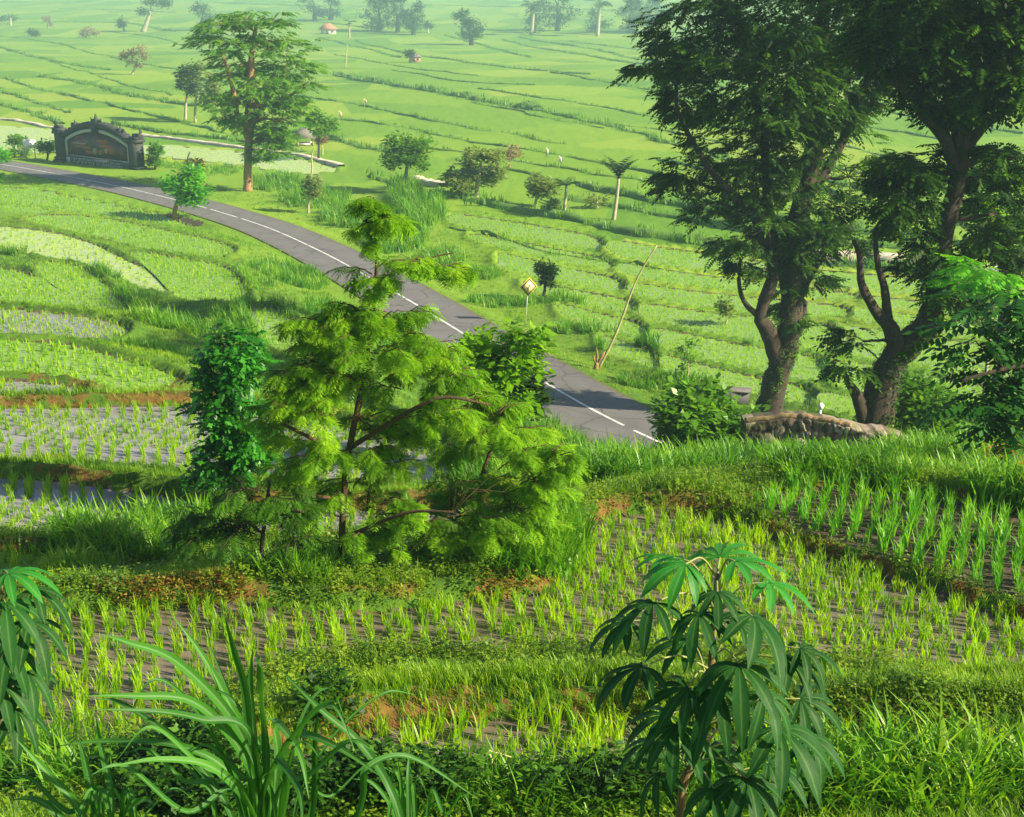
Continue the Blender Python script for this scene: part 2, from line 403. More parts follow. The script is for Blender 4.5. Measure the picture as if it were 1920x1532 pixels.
M['grass'] = leafmat('grass_blades', [(.03,.09,.004), (.10,.24,.006), (.21,.40,.008), (.33,.46,.02)], .45, .5)
M['grass_tall'] = leafmat('tall_grass', [(.03,.11,.005), (.08,.25,.008), (.15,.37,.012), (.26,.43,.03)], .45, .42)
M['weed'] = leafmat('weed_leaves', [(.025,.07,.006), (.08,.18,.010), (.18,.32,.015), (.27,.34,.025)], .4, .5)
M['rice'] = leafmat('rice_blades', [(.13,.30,.008), (.23,.44,.012), (.36,.54,.02)], .5, .45)
M['rice_dark'] = leafmat('rice_blades_lush', [(.06,.24,.012), (.12,.36,.02), (.20,.44,.03)], .45, .45)
M['feather'] = leafmat('feathery_leaflets', [(.035,.11,.004), (.11,.27,.006), (.20,.42,.011), (.31,.51,.02)], .45, .5, spec=.25)
M['vine'] = leafmat('glossy_vine_leaves', [(.008,.05,.005), (.025,.17,.008), (.06,.32,.015)], .35, .45)
M['dark'] = leafmat('dark_tree_leaves', [(.008,.026,.003), (.016,.052,.004), (.04,.10,.006)], .30, .6, spec=.2)
M['darkfern'] = leafmat('dark_fern_leaves', [(.012,.06,.006), (.02,.11,.01), (.04,.15,.012)], .2, .5, spec=.25)
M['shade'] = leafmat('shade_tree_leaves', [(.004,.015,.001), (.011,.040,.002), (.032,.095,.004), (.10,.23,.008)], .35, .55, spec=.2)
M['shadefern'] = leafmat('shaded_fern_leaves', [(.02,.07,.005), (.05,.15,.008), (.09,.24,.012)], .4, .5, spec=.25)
M['mid'] = leafmat('green_tree_leaves', [(.03,.10,.006), (.08,.22,.008), (.18,.38,.012)], .4, .5)
M['shrub'] = leafmat('shrub_leaves', [(.035,.10,.008), (.09,.24,.012), (.18,.38,.02)], .4, .4)
M['pale'] = leafmat('pale_tree_leaves', [(.08,.13,.03), (.16,.24,.05), (.26,.34,.08)], .4, .6)
M['rust'] = leafmat('rusty_pink_leaves', [(.20,.14,.09), (.30,.21,.15), (.26,.27,.12)], .4, .6)
M['bluegreen'] = leafmat('hazy_dark_leaves', [(.02,.06,.02), (.04,.10,.03), (.07,.15,.04)], .3, .6)
M['shrub_shaded'] = leafmat('shaded_undergrowth_leaves', [(.008,.03,.004), (.02,.07,.006), (.06,.17,.010), (.10,.25,.015)], .3, .5, spec=.25)  # foreground shade put into these darkened leaf greens
M['rustweed'] = leafmat('rusty_weeds', [(.10,.05,.01), (.25,.12,.02), (.30,.28,.03), (.20,.32,.02)], .4, .6)
M['lime'] = leafmat('fresh_lime_leaves', [(.06,.26,.01), (.12,.42,.015), (.22,.55,.03)], .5, .4)
M['orange'] = leafmat('orange_leaves', [(.45,.16,.01), (.6,.3,.02), (.5,.4,.05)], .3, .5)
M['cassava'] = leafmat('cassava_leaves', [(.010,.05,.010), (.014,.07,.013), (.018,.09,.016)], .22, .55, spec=.14, nscale=2, tcol=(2.2, 2.6, .8))
M['cassava_new'] = leafmat('young_cassava_leaves', [(.02,.18,.015), (.03,.24,.02), (.04,.28,.03)], .4, .5, nscale=2)
M['bark_dark'] = barkmat('dark_mossy_bark', (.010,.008,.006), (.045,.033,.020), (.12,.07,.03), 7)
M['bark_orange'] = barkmat('warm_bark', (.16,.09,.04), (.34,.20,.09), (.42,.28,.15))
M['bark_brown'] = barkmat('brown_bark', (.04,.025,.012), (.10,.06,.025), (.26,.14,.05), 12)
M['bark_pale'] = barkmat('pale_bark', (.25,.22,.14), (.40,.36,.24), (.5,.45,.32))
M['stem'] = plain('green_stem', (.22,.25,.07), .6)
M['bamboo'] = plain('dry_bamboo', (.42,.38,.16), .5)
M['black_stone'] = plain('black_carved_stone', (.035,.036,.04), .75, .4, 3)
M['white_trim'] = plain('weathered_white_trim', (.48,.48,.44), .7, .2)
M['grey_trim'] = plain('grey_panel', (.10,.12,.12), .7, .2)
M['concrete'] = plain('weathered_concrete', (.30,.29,.26), .85, .35, 2)
M['white'] = plain('white_paint', (.75,.76,.8), .5, .06)
M['galv'] = plain('galvanised_steel', (.5,.52,.45), .4, .1, metal=.3)
M['yellow'] = plain('yellow_sign_paint', (.72,.50,.02), .4, .06)
M['cream'] = plain('cream_sign_highlight', (.62,.54,.28), .4, .06)  # sunlit highlight of the sign put into a cream tone; flags share it
M['blackpaint'] = plain('black_paint', (.03,.03,.03), .5, .1)
M['roof_red'] = plain('clay_tile_roof', (.45,.18,.10), .8, .25, 1)
M['roof_grey'] = plain('thatch_roof', (.16,.15,.13), .9, .3, 1)
M['wall'] = plain('plastered_wall', (.62,.58,.50), .8, .1, 1)
M['pink'] = plain('brick_wall', (.50,.25,.17), .8, .1, 1)

for _k, _rc in (('cassava', (.10,.20,.05)), ('cassava_new', (.16,.36,.10))):
    _nt = M[_k].node_tree; _p = _nt.nodes['Principled BSDF']; _src = _p.inputs['Base Color'].links[0].from_socket
    _wn = noise(_nt, 60, 3, .6, geo(_nt)); _f = mth(_nt, 'MULTIPLY', mth(_nt, 'POWER', attr(_nt, 'rib'), 9.0), .8)
    _nt.links.new(mix(_nt, _f, _src, _rc), _p.inputs['Base Color']); bump(_nt, _p, _wn.outputs[0], .5, .004)
def ground_mat():
    m, nt, p = newmat('ground_soil_and_turf'); pos = geo(nt)
    wet = attr(nt, 'wet'); rz = attr(nt, 'riser'); far = attr(nt, 'far'); vg = attr(nt, 'verge')
    n1 = noise(nt, .7, 6, .65, pos); n2 = noise(nt, 6, 5, .7, pos)
    turf = ramp(nt, n1.outputs[0], [(.3, (.04,.085,.01)), (.5, (.07,.16,.012)), (.68, (.12,.24,.02))]).outputs[0]
    soil = ramp(nt, n2.outputs[0], [(.3, (.07,.03,.012)), (.6, (.20,.085,.03)), (.8, (.28,.15,.05))]).outputs[0]
    mud = ramp(nt, n2.outputs[0], [(.35, (.055,.042,.028)), (.65, (.13,.10,.07))]).outputs[0]
    # far rice fields, one tint per field
    mp = nt.nodes.new('ShaderNodeMapping'); mp.inputs['Rotation'].default_value = (0, 0, R(24)); mp.inputs['Scale'].default_value = (.055, .016, 1); nt.links.new(pos, mp.inputs[0])
    nd = noise(nt, .6, 2, .5, mp.outputs[0]); vo = nt.nodes.new('ShaderNodeTexVoronoi'); vo.inputs['Scale'].default_value = 1; nt.links.new(mix(nt, .25, mp.outputs[0], nd.outputs['Color'], 'ADD'), vo.inputs['Vector'])
    sp = nt.nodes.new('ShaderNodeSeparateColor'); nt.links.new(vo.outputs['Color'], sp.inputs[0])
    mp2 = nt.nodes.new('ShaderNodeMapping'); mp2.inputs['Rotation'].default_value = (0, 0, R(24)); mp2.inputs['Scale'].default_value = (.9, .12, 1); nt.links.new(pos, mp2.inputs[0])
    n3 = noise(nt, 1.2, 6, .7, mp2.outputs[0])
    ff = mth(nt, 'ADD', mth(nt, 'MULTIPLY', sp.outputs[0], .5), mth(nt, 'MULTIPLY', n3.outputs[0], .5))
    field = ramp(nt, ff, [(.2, (.09,.22,.014)), (.45, (.16,.30,.018)), (.65, (.21,.34,.024)), (.85, (.27,.35,.035))]).outputs[0]
    c = mix(nt, far, turf, field)
    c = mix(nt, mth(nt, 'MULTIPLY', rz, mth(nt, 'GREATER_THAN', n1.outputs[0], .46)), c, soil)
    c = mix(nt, mth(nt, 'GREATER_THAN', attr(nt, 'ins'), .55), c, mud)
    nt.links.new(c, p.inputs['Base Color']); p.inputs['Roughness'].default_value = .9; p.inputs['Specular IOR Level'].default_value = .2
    bump(nt, p, n2.outputs[0], .6, .08); return m
def water_mat(name, col, scum=.3, scumcol=(.12,.2,.04)):
    m, nt, p = newmat(name); pos = geo(nt); n = noise(nt, .8, 5, .6, pos); n2 = noise(nt, 9, 3, .5, pos)
    c = ramp(nt, n.outputs[0], [(.35, tuple(x*.75 for x in col)), (.7, col)]).outputs[0]
    n3 = noise(nt, 2.2, 6, .7, pos)
    sm = ramp(nt, n3.outputs[0], [(.62-scum*.35, (0,0,0)), (.70-scum*.3, (1,1,1))]).outputs[0]
    c = mix(nt, sm, c, scumcol)
    nt.links.new(c, p.inputs['Base Color']); p.inputs['IOR'].default_value = 1.33
    rr = nt.nodes.new('ShaderNodeMath'); rr.operation = 'MULTIPLY_ADD'; nt.links.new(sm, rr.inputs[0]); rr.inputs[1].default_value = .6; rr.inputs[2].default_value = .06
    nt.links.new(rr.outputs[0], p.inputs['Roughness'])
    bump(nt, p, n2.outputs[0], .06, .01); return m
def road_mat():
    m, nt, p = newmat('asphalt'); pos = geo(nt); n = noise(nt, .5, 6, .65, pos); n2 = noise(nt, 25, 3, .6, pos)
    c = ramp(nt, n.outputs[0], [(.25, (.09,.085,.088)), (.5, (.135,.127,.13)), (.75, (.175,.165,.168))]).outputs[0]
    c = mix(nt, .25, c, ramp(nt, n2.outputs[0], [(.3, (.03,.03,.03)), (.7, (.25,.25,.25))]).outputs[0])
    ac = attr(nt, 'across')   # worn lighter wheel tracks
    wv = nt.nodes.new('ShaderNodeMath'); wv.operation = 'COSINE'; nt.links.new(mth(nt, 'MULTIPLY', ac, 4*PI), wv.inputs[0])
    c = mix(nt, mth(nt, 'MULTIPLY', mth(nt, 'MULTIPLY_ADD', wv.outputs[0], -.5, .5), .18), c, (.2, .19, .195))
    ed = mth(nt, 'ABSOLUTE', mth(nt, 'SUBTRACT', ac, .5)); n4 = noise(nt, 1.6, 5, .7, pos)
    ef = mth(nt, 'GREATER_THAN', mth(nt, 'ADD', mth(nt, 'MULTIPLY', ed, 2), mth(nt, 'MULTIPLY', n4.outputs[0], .28)), 1.06)
    c = mix(nt, mth(nt, 'MULTIPLY', ef, .8), c, (.13,.12,.06))   # dirt and moss on the ragged edges
    ck = nt.nodes.new('ShaderNodeTexVoronoi'); ck.feature = 'DISTANCE_TO_EDGE'; ck.inputs['Scale'].default_value = .35; nt.links.new(mix(nt, .35, pos, n4.outputs['Color'], 'ADD'), ck.inputs['Vector'])
    c = mix(nt, mth(nt, 'MULTIPLY', mth(nt, 'LESS_THAN', ck.outputs['Distance'], .012), .55), c, (.04,.04,.04))
    nt.links.new(c, p.inputs['Base Color']); p.inputs['Roughness'].default_value = .8; bump(nt, p, n2.outputs[0], .3, .01); return m

# ------------------------------------------------------------------ ground sheet
def build_ground():
    ys = [-14.]
    while ys[-1] < 7500:
        y = ys[-1]; ratio = .0045 if 6 < y < 34 else (.0065 if y < 120 else (.012 if y < 400 else .04))
        if y < 6: ratio = .04
        ys.append(y+ratio*(y+20 if y < 6 else y+3))
    ys = np.array(ys)
    s = np.concatenate([np.linspace(-1.7, -.48, 26)[:-1], np.linspace(-.48, .48, 430), np.linspace(.48, 1.7, 26)[1:]])
    Y, S_ = np.meshgrid(ys, s, indexing='ij'); X = S_*(Y+ np.where(Y < 400, 16, 16+.0*(Y)))
    X = S_*np.maximum(Y+16, 3)
    Z, D = G(X, Y, True)
    Z += np.where(Y > 130, (hsh(X*.02, Y*.02)-.5)*1.0*np.clip((Y-130)/200, 0, 1), 0)
    nr, nc = Y.shape
    i = np.arange(nr-1)[:, None]*nc; j = np.arange(nc-1)[None]
    Q = np.stack([i+j, i+j+1, i+nc+j+1, i+nc+j], -1).reshape(-1, 4)
    wet = np.where(D['ins'], np.maximum(D['wet'], .01), 0)
    near = D['dmin']
    riser = np.clip(1-near/.55, 0, 1)*(Y < 42)*(hsh(X*.35+5, Y*.35) > .42)
    far = np.clip((Y-55)/40, 0, 1)*np.clip(1-D['hb']/2.0, 0, 1)
    me = mesh_np('ground', np.stack([X, Y, Z], -1).reshape(-1, 3), Q, None, True,
                 dict(ins=D['ins'].astype(np.float32).ravel(), wet=wet.ravel(), riser=riser.ravel(), far=far.ravel(), verge=(np.clip(1-(D['dr']-RW)/2.5, 0, 1)).ravel()))
    tag(link('ground', me, ground_mat()), kind='structure')
build_ground()

def tri_fan_sheet(poly, z):
    from mathutils.geometry import tessellate_polygon
    t = tessellate_polygon([[Vector((p[0], p[1], 0)) for p in poly]]); V = np.array([[p[0], p[1], z] for p in poly]); return V, np.array([list(q) for q in t])
WM = {'clear': water_mat('grey_paddy_water', (.30,.285,.31), .02), 'mud': water_mat('muddy_paddy_water', (.19,.155,.12), .30, (.10,.11,.04)),
      'green': water_mat('green_paddy_water', (.28,.40,.13), .6, (.18,.34,.04)), 'pale': water_mat('pale_paddy_water', (.42,.50,.24), .55, (.34,.48,.11))}
for P in PADS:
    if P['wet'] < .12: continue
    near = P['z'] > -8; mk = 'mud' if near else ('pale' if P['wet'] > 1.15 else ('clear' if P['wet'] >= .9 and P['z'] > -15 and P['poly'][:, 0].mean() < 0 else 'green'))
    V, T = tri_fan_sheet(P['poly'], P['z']+ (-.035 if near else .0))
    # keep inside the mud basin
    me = bpy.data.meshes.new('paddy_water'); me.from_pydata([tuple(v) for v in V], [], [tuple(t) for t in T]); me.update()
    tag(link('paddy_water', me, WM[mk]), kind='structure')

# ------------------------------------------------------------------ road
def ribbon(name, path, offs, zoff, m, across=True, zf=None):
    T = np.gradient(path, axis=0); T /= np.linalg.norm(T, axis=1)[:, None]; N = np.stack([-T[:, 1], T[:, 0]], 1)
    V = []; A = []
    for o in offs:
        q = path+N*o; z = (zf or road_z)(q[:, 0], path[:, 1]*0+q[:, 1])+zoff; V.append(np.column_stack([q, z])); A.append(np.full(len(q), (o-offs[0])/(offs[-1]-offs[0])))
    k = len(offs); n = len(path); V = np.stack(V, 1).reshape(-1, 3); A = np.stack(A, 1).ravel()
    i = np.arange(n-1)[:, None]*k; j = np.arange(k-1)[None]
    Q = np.stack([i+j, i+k+j, i+k+j+1, i+j+1], -1).reshape(-1, 4)
    return link(name, mesh_np(name, V, Q, None, True, dict(across=A)), m)
tag(ribbon('road', ROADS, [-2.5,-1.9,-1.2,-.6,0,.6,1.2,1.9,2.5], 0.0, road_mat()), kind='structure')
mk_line = plain('road_paint', (.62,.62,.62), .6, .3, 2)
# worn broken centre line
Lp = catmull(ROAD, 30); seglen = np.r_[0, np.cumsum(np.linalg.norm(np.diff(Lp, axis=0), axis=1))]
tot = seglen[-1]; s0 = 3.0
paths = []
while s0 < tot-6:
    L_ = rng.uniform(5, 12)
    if True:
        ss = np.linspace(s0, min(s0+L_, tot-1), 14); paths.append(np.column_stack([np.interp(ss, seglen, Lp[:, 0]), np.interp(ss, seglen, Lp[:, 1])]))
    s0 += L_+ (.25 if rng.random() < .7 else .8)
V = []; Q = []; n = 0
for pth in paths:
    T = np.gradient(pth, axis=0); T /= np.linalg.norm(T, axis=1)[:, None]; N = np.stack([-T[:, 1], T[:, 0]], 1)
    for o in (-.075, .075):
        q = pth+N*o; V.append(np.column_stack([q, road_z(q[:, 0], q[:, 1])+.008]))
    k = len(pth); Q += [[n+a, n+k+a, n+k+a+1, n+a+1][::-1] for a in range(k-1)]; n += 2*k
tag(link('road_marking', mesh_np('road_marking', np.vstack(V), np.array(Q), None, True), mk_line), kind='structure')

# ------------------------------------------------------------------ field bunds on the far plain
BT = [([(0,90),(67,107),(133,120),(207,132)],1.6),([(10,148),(100,173),(187,193),(267,213),(333,230),(420,250)],1.2),([(67,143),(133,153),(187,163),(233,177),(300,190),(367,200)],1.9),
 ([(-60,150),(0,167),(50,187),(100,203),(133,213)],1.2),([(-60,190),(0,200),(60,215),(113,232)],1.6),([(200,232),(267,243),(333,252),(450,265),(560,285)],1.4),([(-40,66),(0,68),(100,80),(167,97),(230,110)],1),
 ([(0,22),(100,20),(200,18),(330,24)],1.2),([(0,45),(133,42),(240,45),(330,60)],2.0),([(213,60),(300,72),(410,103)],1),([(667,77),(750,97),(833,110),(967,127),(1100,140)],1.4),
 ([(600,73),(650,83),(750,107)],1.4),([(833,67),(900,83),(993,107)],1.4),([(940,73),(1033,93),(1133,110),(1230,125)],1.4),([(973,70),(1100,90),(1173,107),(1300,125)],1.6),
 ([(1067,77),(1173,90),(1300,105),(1900,190)],1.2),([(733,130),(873,153),(1000,160)],.8),([(1027,133),(1100,147),(1183,163),(1400,200),(1920,290)],1.1),
 ([(893,167),(1000,183),(1100,197),(1233,220),(1500,262),(1920,340)],.9),([(627,140),(750,163),(867,183),(1010,207)],3.0),([(1010,207),(1130,233),(1240,263),(1500,330),(1920,420)],1.7),
 ([(560,180),(600,187),(680,200),(800,223),(933,247),(1060,270)],1.1),([(600,220),(750,237),(833,253),(933,273),(1067,293),(1240,330)],.9),([(560,245),(620,260),(700,277),(743,287)],1.8),
 ([(800,277),(900,290),(1033,313),(1240,345)],1.0),([(1080,343),(1133,360),(1240,380),(1500,420),(1920,480)],1.9),([(1067,373),(1150,387),(1233,403),(1500,450),(1700,470)],1.9),
 ([(813,360),(900,377),(1000,397),(1100,417),(1240,445),(1500,488),(1920,540)],2.2),([(880,192),(1010,217),(1130,240)],.8),([(1130,233),(1240,245),(1500,300),(1920,385)],1.0),
 ([(620,100),(700,115),(800,130),(900,142)],.8),([(860,300),(1000,330),(1100,350)],.7),([(270,120),(420,145),(600,160)],.7),([(1180,140),(1500,185),(1920,250)],1),([(1240,300),(1500,350),(1920,450)],1.1),
 ([(400,5),(600,12),(800,10),(1000,14),(1230,22),(1600,40)],2),([(450,30),(600,42),(700,55)],1.4),([(90,112),(200,150),(330,180)],.6),([(1180,60),(1500,95),(1920,140)],1.5),
 ([(850,425),(1000,457),(1240,505)],.6),([(690,330),(740,350),(800,378)],1.6)]
def build_bunds():
    mb = MB(); gp = []
    for pts, wd in BT:
        P = np.array([hit(u, v) for u, v in pts])[:, :2]; Pc = catmull(P, 24)
        for off in range(1):
            T = np.gradient(Pc, axis=0); T /= np.linalg.norm(T, axis=1)[:, None]+1e-9; N = np.stack([-T[:, 1], T[:, 0]], 1)
            wob = (hsh(Pc[:, 0]*.1, Pc[:, 1]*.1)-.5)*3; Pw = Pc+N*wob[:, None]
            hh = .30*wd*np.clip(1.9*hsh(Pc[:, 0]*.13, Pc[:, 1]*.13)-.25, .08, 1.3); hw = .40*wd*(.4+1.1*hsh(Pc[:, 0]*.09+9, Pc[:, 1]*.09)); z = G(Pw[:, 0], Pw[:, 1])
            z += np.where(Pw[:, 1] > 130, (hsh(Pw[:, 0]*.02, Pw[:, 1]*.02)-.5)*np.clip((Pw[:, 1]-130)/200, 0, 1), 0)
            rows = [(-1, -.3), (-.6, .6), (0, 1), (.6, .6), (1, -.3)]
            V = np.stack([np.column_stack([Pw+N*(a*hw)[:, None], z+hh*b]) for a, b in rows], 1).reshape(-1, 3)
            i = np.arange(len(Pw)-1)[:, None]*5; j = np.arange(4)[None]
            mb.add(V, np.stack([i+j, i+5+j, i+5+j+1, i+j+1], -1).reshape(-1, 4), .4)
        L = np.r_[0, np.cumsum(np.linalg.norm(np.diff(Pc, axis=0), axis=1))]
        nt_ = int(min(L[-1]/(.35 if wd > 1.2 else .7), 1500)); ss = rng.uniform(0, L[-1], nt_)
        x = np.interp(ss, L, Pw[:, 0])+rng.normal(0, .32*wd, nt_); y = np.interp(ss, L, Pw[:, 1])+rng.normal(0, .32*wd, nt_)
        zz = np.interp(ss, L, z)+np.interp(ss, L, hh)*.4
        gp.append(np.column_stack([x, y, zz, np.full(nt_, wd)]))
    m, nt, p = newmat('bund_turf'); n = noise(nt, .5, 6, .7, geo(nt))
    nt.links.new(ramp(nt, n.outputs[0], [(.3, (.05,.12,.015)), (.55, (.10,.22,.02)), (.75, (.17,.28,.04))]).outputs[0], p.inputs['Base Color']); p.inputs['Roughness'].default_value = .9
    tag(mb.build('field_bunds', m, smooth=True), kind='structure')
    g = np.vstack(gp); gb = MB()
    scatter(gb, TG_FAR, g[:, :3], rng.uniform(0, 6.28, len(g)), 0, 0, (.25+.5*rng.random(len(g))**2)*(.6+.5*g[:, 3]))
    tag(gb.build('bund_grass', M['shrub']), 'rough green grass along the far field bunds', 'grass', kind='stuff')
build_bunds()
def pale_path(name, pts, wd, m, zo=.12):
    P = np.array([hit(u, v) for u, v in pts]); Pc = catmull(P[:, :2], 8); mb = MB()
    T = np.gradient(Pc, axis=0); T /= np.linalg.norm(T, axis=1)[:, None]; N = np.stack([-T[:, 1], T[:, 0]], 1)
    z = G(Pc[:, 0], Pc[:, 1]); hw = wd/2*(.6+.8*hsh(Pc[:, 0]*.8, Pc[:, 1]*.8))
    rows = [(-1, -.5), (-.9, zo), (.9, zo), (1, -.5)]
    V = np.stack([np.column_stack([Pc+N*(a*hw)[:, None], z+b+.25*(hsh(Pc[:, 0]*2, Pc[:, 1]*2)-.3)*(b > 0)]) for a, b in rows], 1).reshape(-1, 3)
    i = np.arange(len(Pc)-1)[:, None]*4; j = np.arange(3)[None]
    mb.add(V, np.stack([i+j, i+4+j, i+4+j+1, i+j+1], -1).reshape(-1, 4)); tag(mb.build(name, m), kind='structure')
pm = plain('pale_concrete_ditch', (.52,.46,.36), .85, .4, .8)
pale_path('irrigation_path', [(-150,215),(0,224),(60,232),(112,243)], 1.0, pm, .15); pale_path('irrigation_path', [(262,254),(333,262),(440,276),(560,292),(640,312)], 1.0, pm, .15)
pale_path('irrigation_path', [(1480,478),(1560,487),(1640,492),(1720,500),(1900,522)], 1.8, pm, .5); pale_path('irrigation_path', [(775,338),(800,345),(830,352)], 1.2, pm, .4)

# ------------------------------------------------------------------ rice
def build_rice():
    near = []; stuff_n = MB(); stuff_d = MB()
    for pi, P in enumerate(PADS):
        if not P['rice']: continue
        pl = P['poly']; lo, hi = pl.min(0), pl.max(0); c = (lo+hi)/2; sp = P['sp']
        ang = [R(22), R(16), R(-18), R(4), R(-6)][pi] if pi < 5 else rng.uniform(-.3, .3)
        span = np.linalg.norm(hi-lo)
        spx = sp; spy = sp*(.36 if pi in (3, 4) else .62 if pi == 2 else (.68 if pi < 5 else .8))
        gx = np.arange(-span/2, span/2, spx); gy = np.arange(-span/2, span/2, spy); X, Y = np.meshgrid(gx, gy); X = X.ravel(); Y = Y.ravel()
        if pi in (3, 4): X = X+.16*np.sin(Y*1.9+c[0])+.05*np.sin(Y*5)
        elif pi < 3: X = X+.05*np.sin(Y*2.1)
        X = X+rng.normal(0, sp*(.07 if pi in (2, 3, 4) else .2), X.shape); Y = Y+rng.normal(0, sp*.1, Y.shape)
        x = c[0]+X*math.cos(ang)-Y*math.sin(ang); y = c[1]+X*math.sin(ang)+Y*math.cos(ang)
        k = inside(x, y, pl) & (np.abs(x) < .42*(y+4)) & (rng.random(x.shape) > (.04 if pi < 5 else .08)) & (y > 8.5); x = x[k]; y = y[k]
        if P['wet'] > 1.15: q = rng.random(len(x)) < .5; x = x[q]; y = y[q]
        if len(x) > 12000: q = rng.permutation(len(x))[:12000]; x = x[q]; y = y[q]
        pts = np.column_stack([x, y, np.full(len(x), P['z']-.02)]); n = len(pts)
        S = P['rh']*np.clip(rng.normal(.95, .22, n), .4, 1.5)*(.75+.5*hsh(x*.6, y*.6))
        if pi in (0, 1):
            near.append(np.column_stack([pts, S, np.full(n, pi)]))
        else:
            scatter(stuff_d if pi == 2 else stuff_n, T_RICE if pi < 6 else T_RICEF, pts, rng.uniform(0, 6.28, n), 0, 0, S)
    a = np.vstack(near); a = a[np.argsort(a[:, 1])]
    vis = np.array([(abs(p[0]) < .385*p[1]*1.05) and p[1] > 10.2 for p in a]); cand = np.where(vis)[0]
    cand = cand[::2][:300] if len(cand) > 700 else cand[:300]
    mset = np.zeros(len(a), bool); mset[cand] = True
    metas = []
    for t, (V, Q) in enumerate(T_RICE):
        me = mesh_np('rice_seedling', V, Q, np.full(len(V), .2+.15*t)); me.materials.append(M['rice']); metas.append(me)
    for p in a[mset]:
        o = link('rice_seedling', metas[rng.integers(0, 5)]); o.location = p[:3]; o.rotation_euler = (0, 0, rng.uniform(0, 6.28)); o.scale = (p[3],)*3
        if p[4] == 0: tag(o, 'yellow-green rice tuft in the muddy paddy nearest the bottom edge', 'rice plant', 'rice tufts in the nearest muddy paddy')
        else: tag(o, 'yellow-green rice tuft in the long muddy paddy behind the weedy bank', 'rice plant', 'rice tufts in the paddy behind the weedy bank')
    b = a[~mset]; scatter(stuff_n, T_RICE, b[:, :3], rng.uniform(0, 6.28, len(b)), 0, 0, b[:, 3])
    tag(stuff_n.build('rice_crop', M['rice']), 'rows of young yellow-green rice standing in the flooded paddies', 'rice', kind='stuff')
    tag(stuff_d.build('lush_rice_crop', M['rice_dark']), 'rows of taller lush green rice in the dry paddy at right', 'rice', kind='stuff')
build_rice()

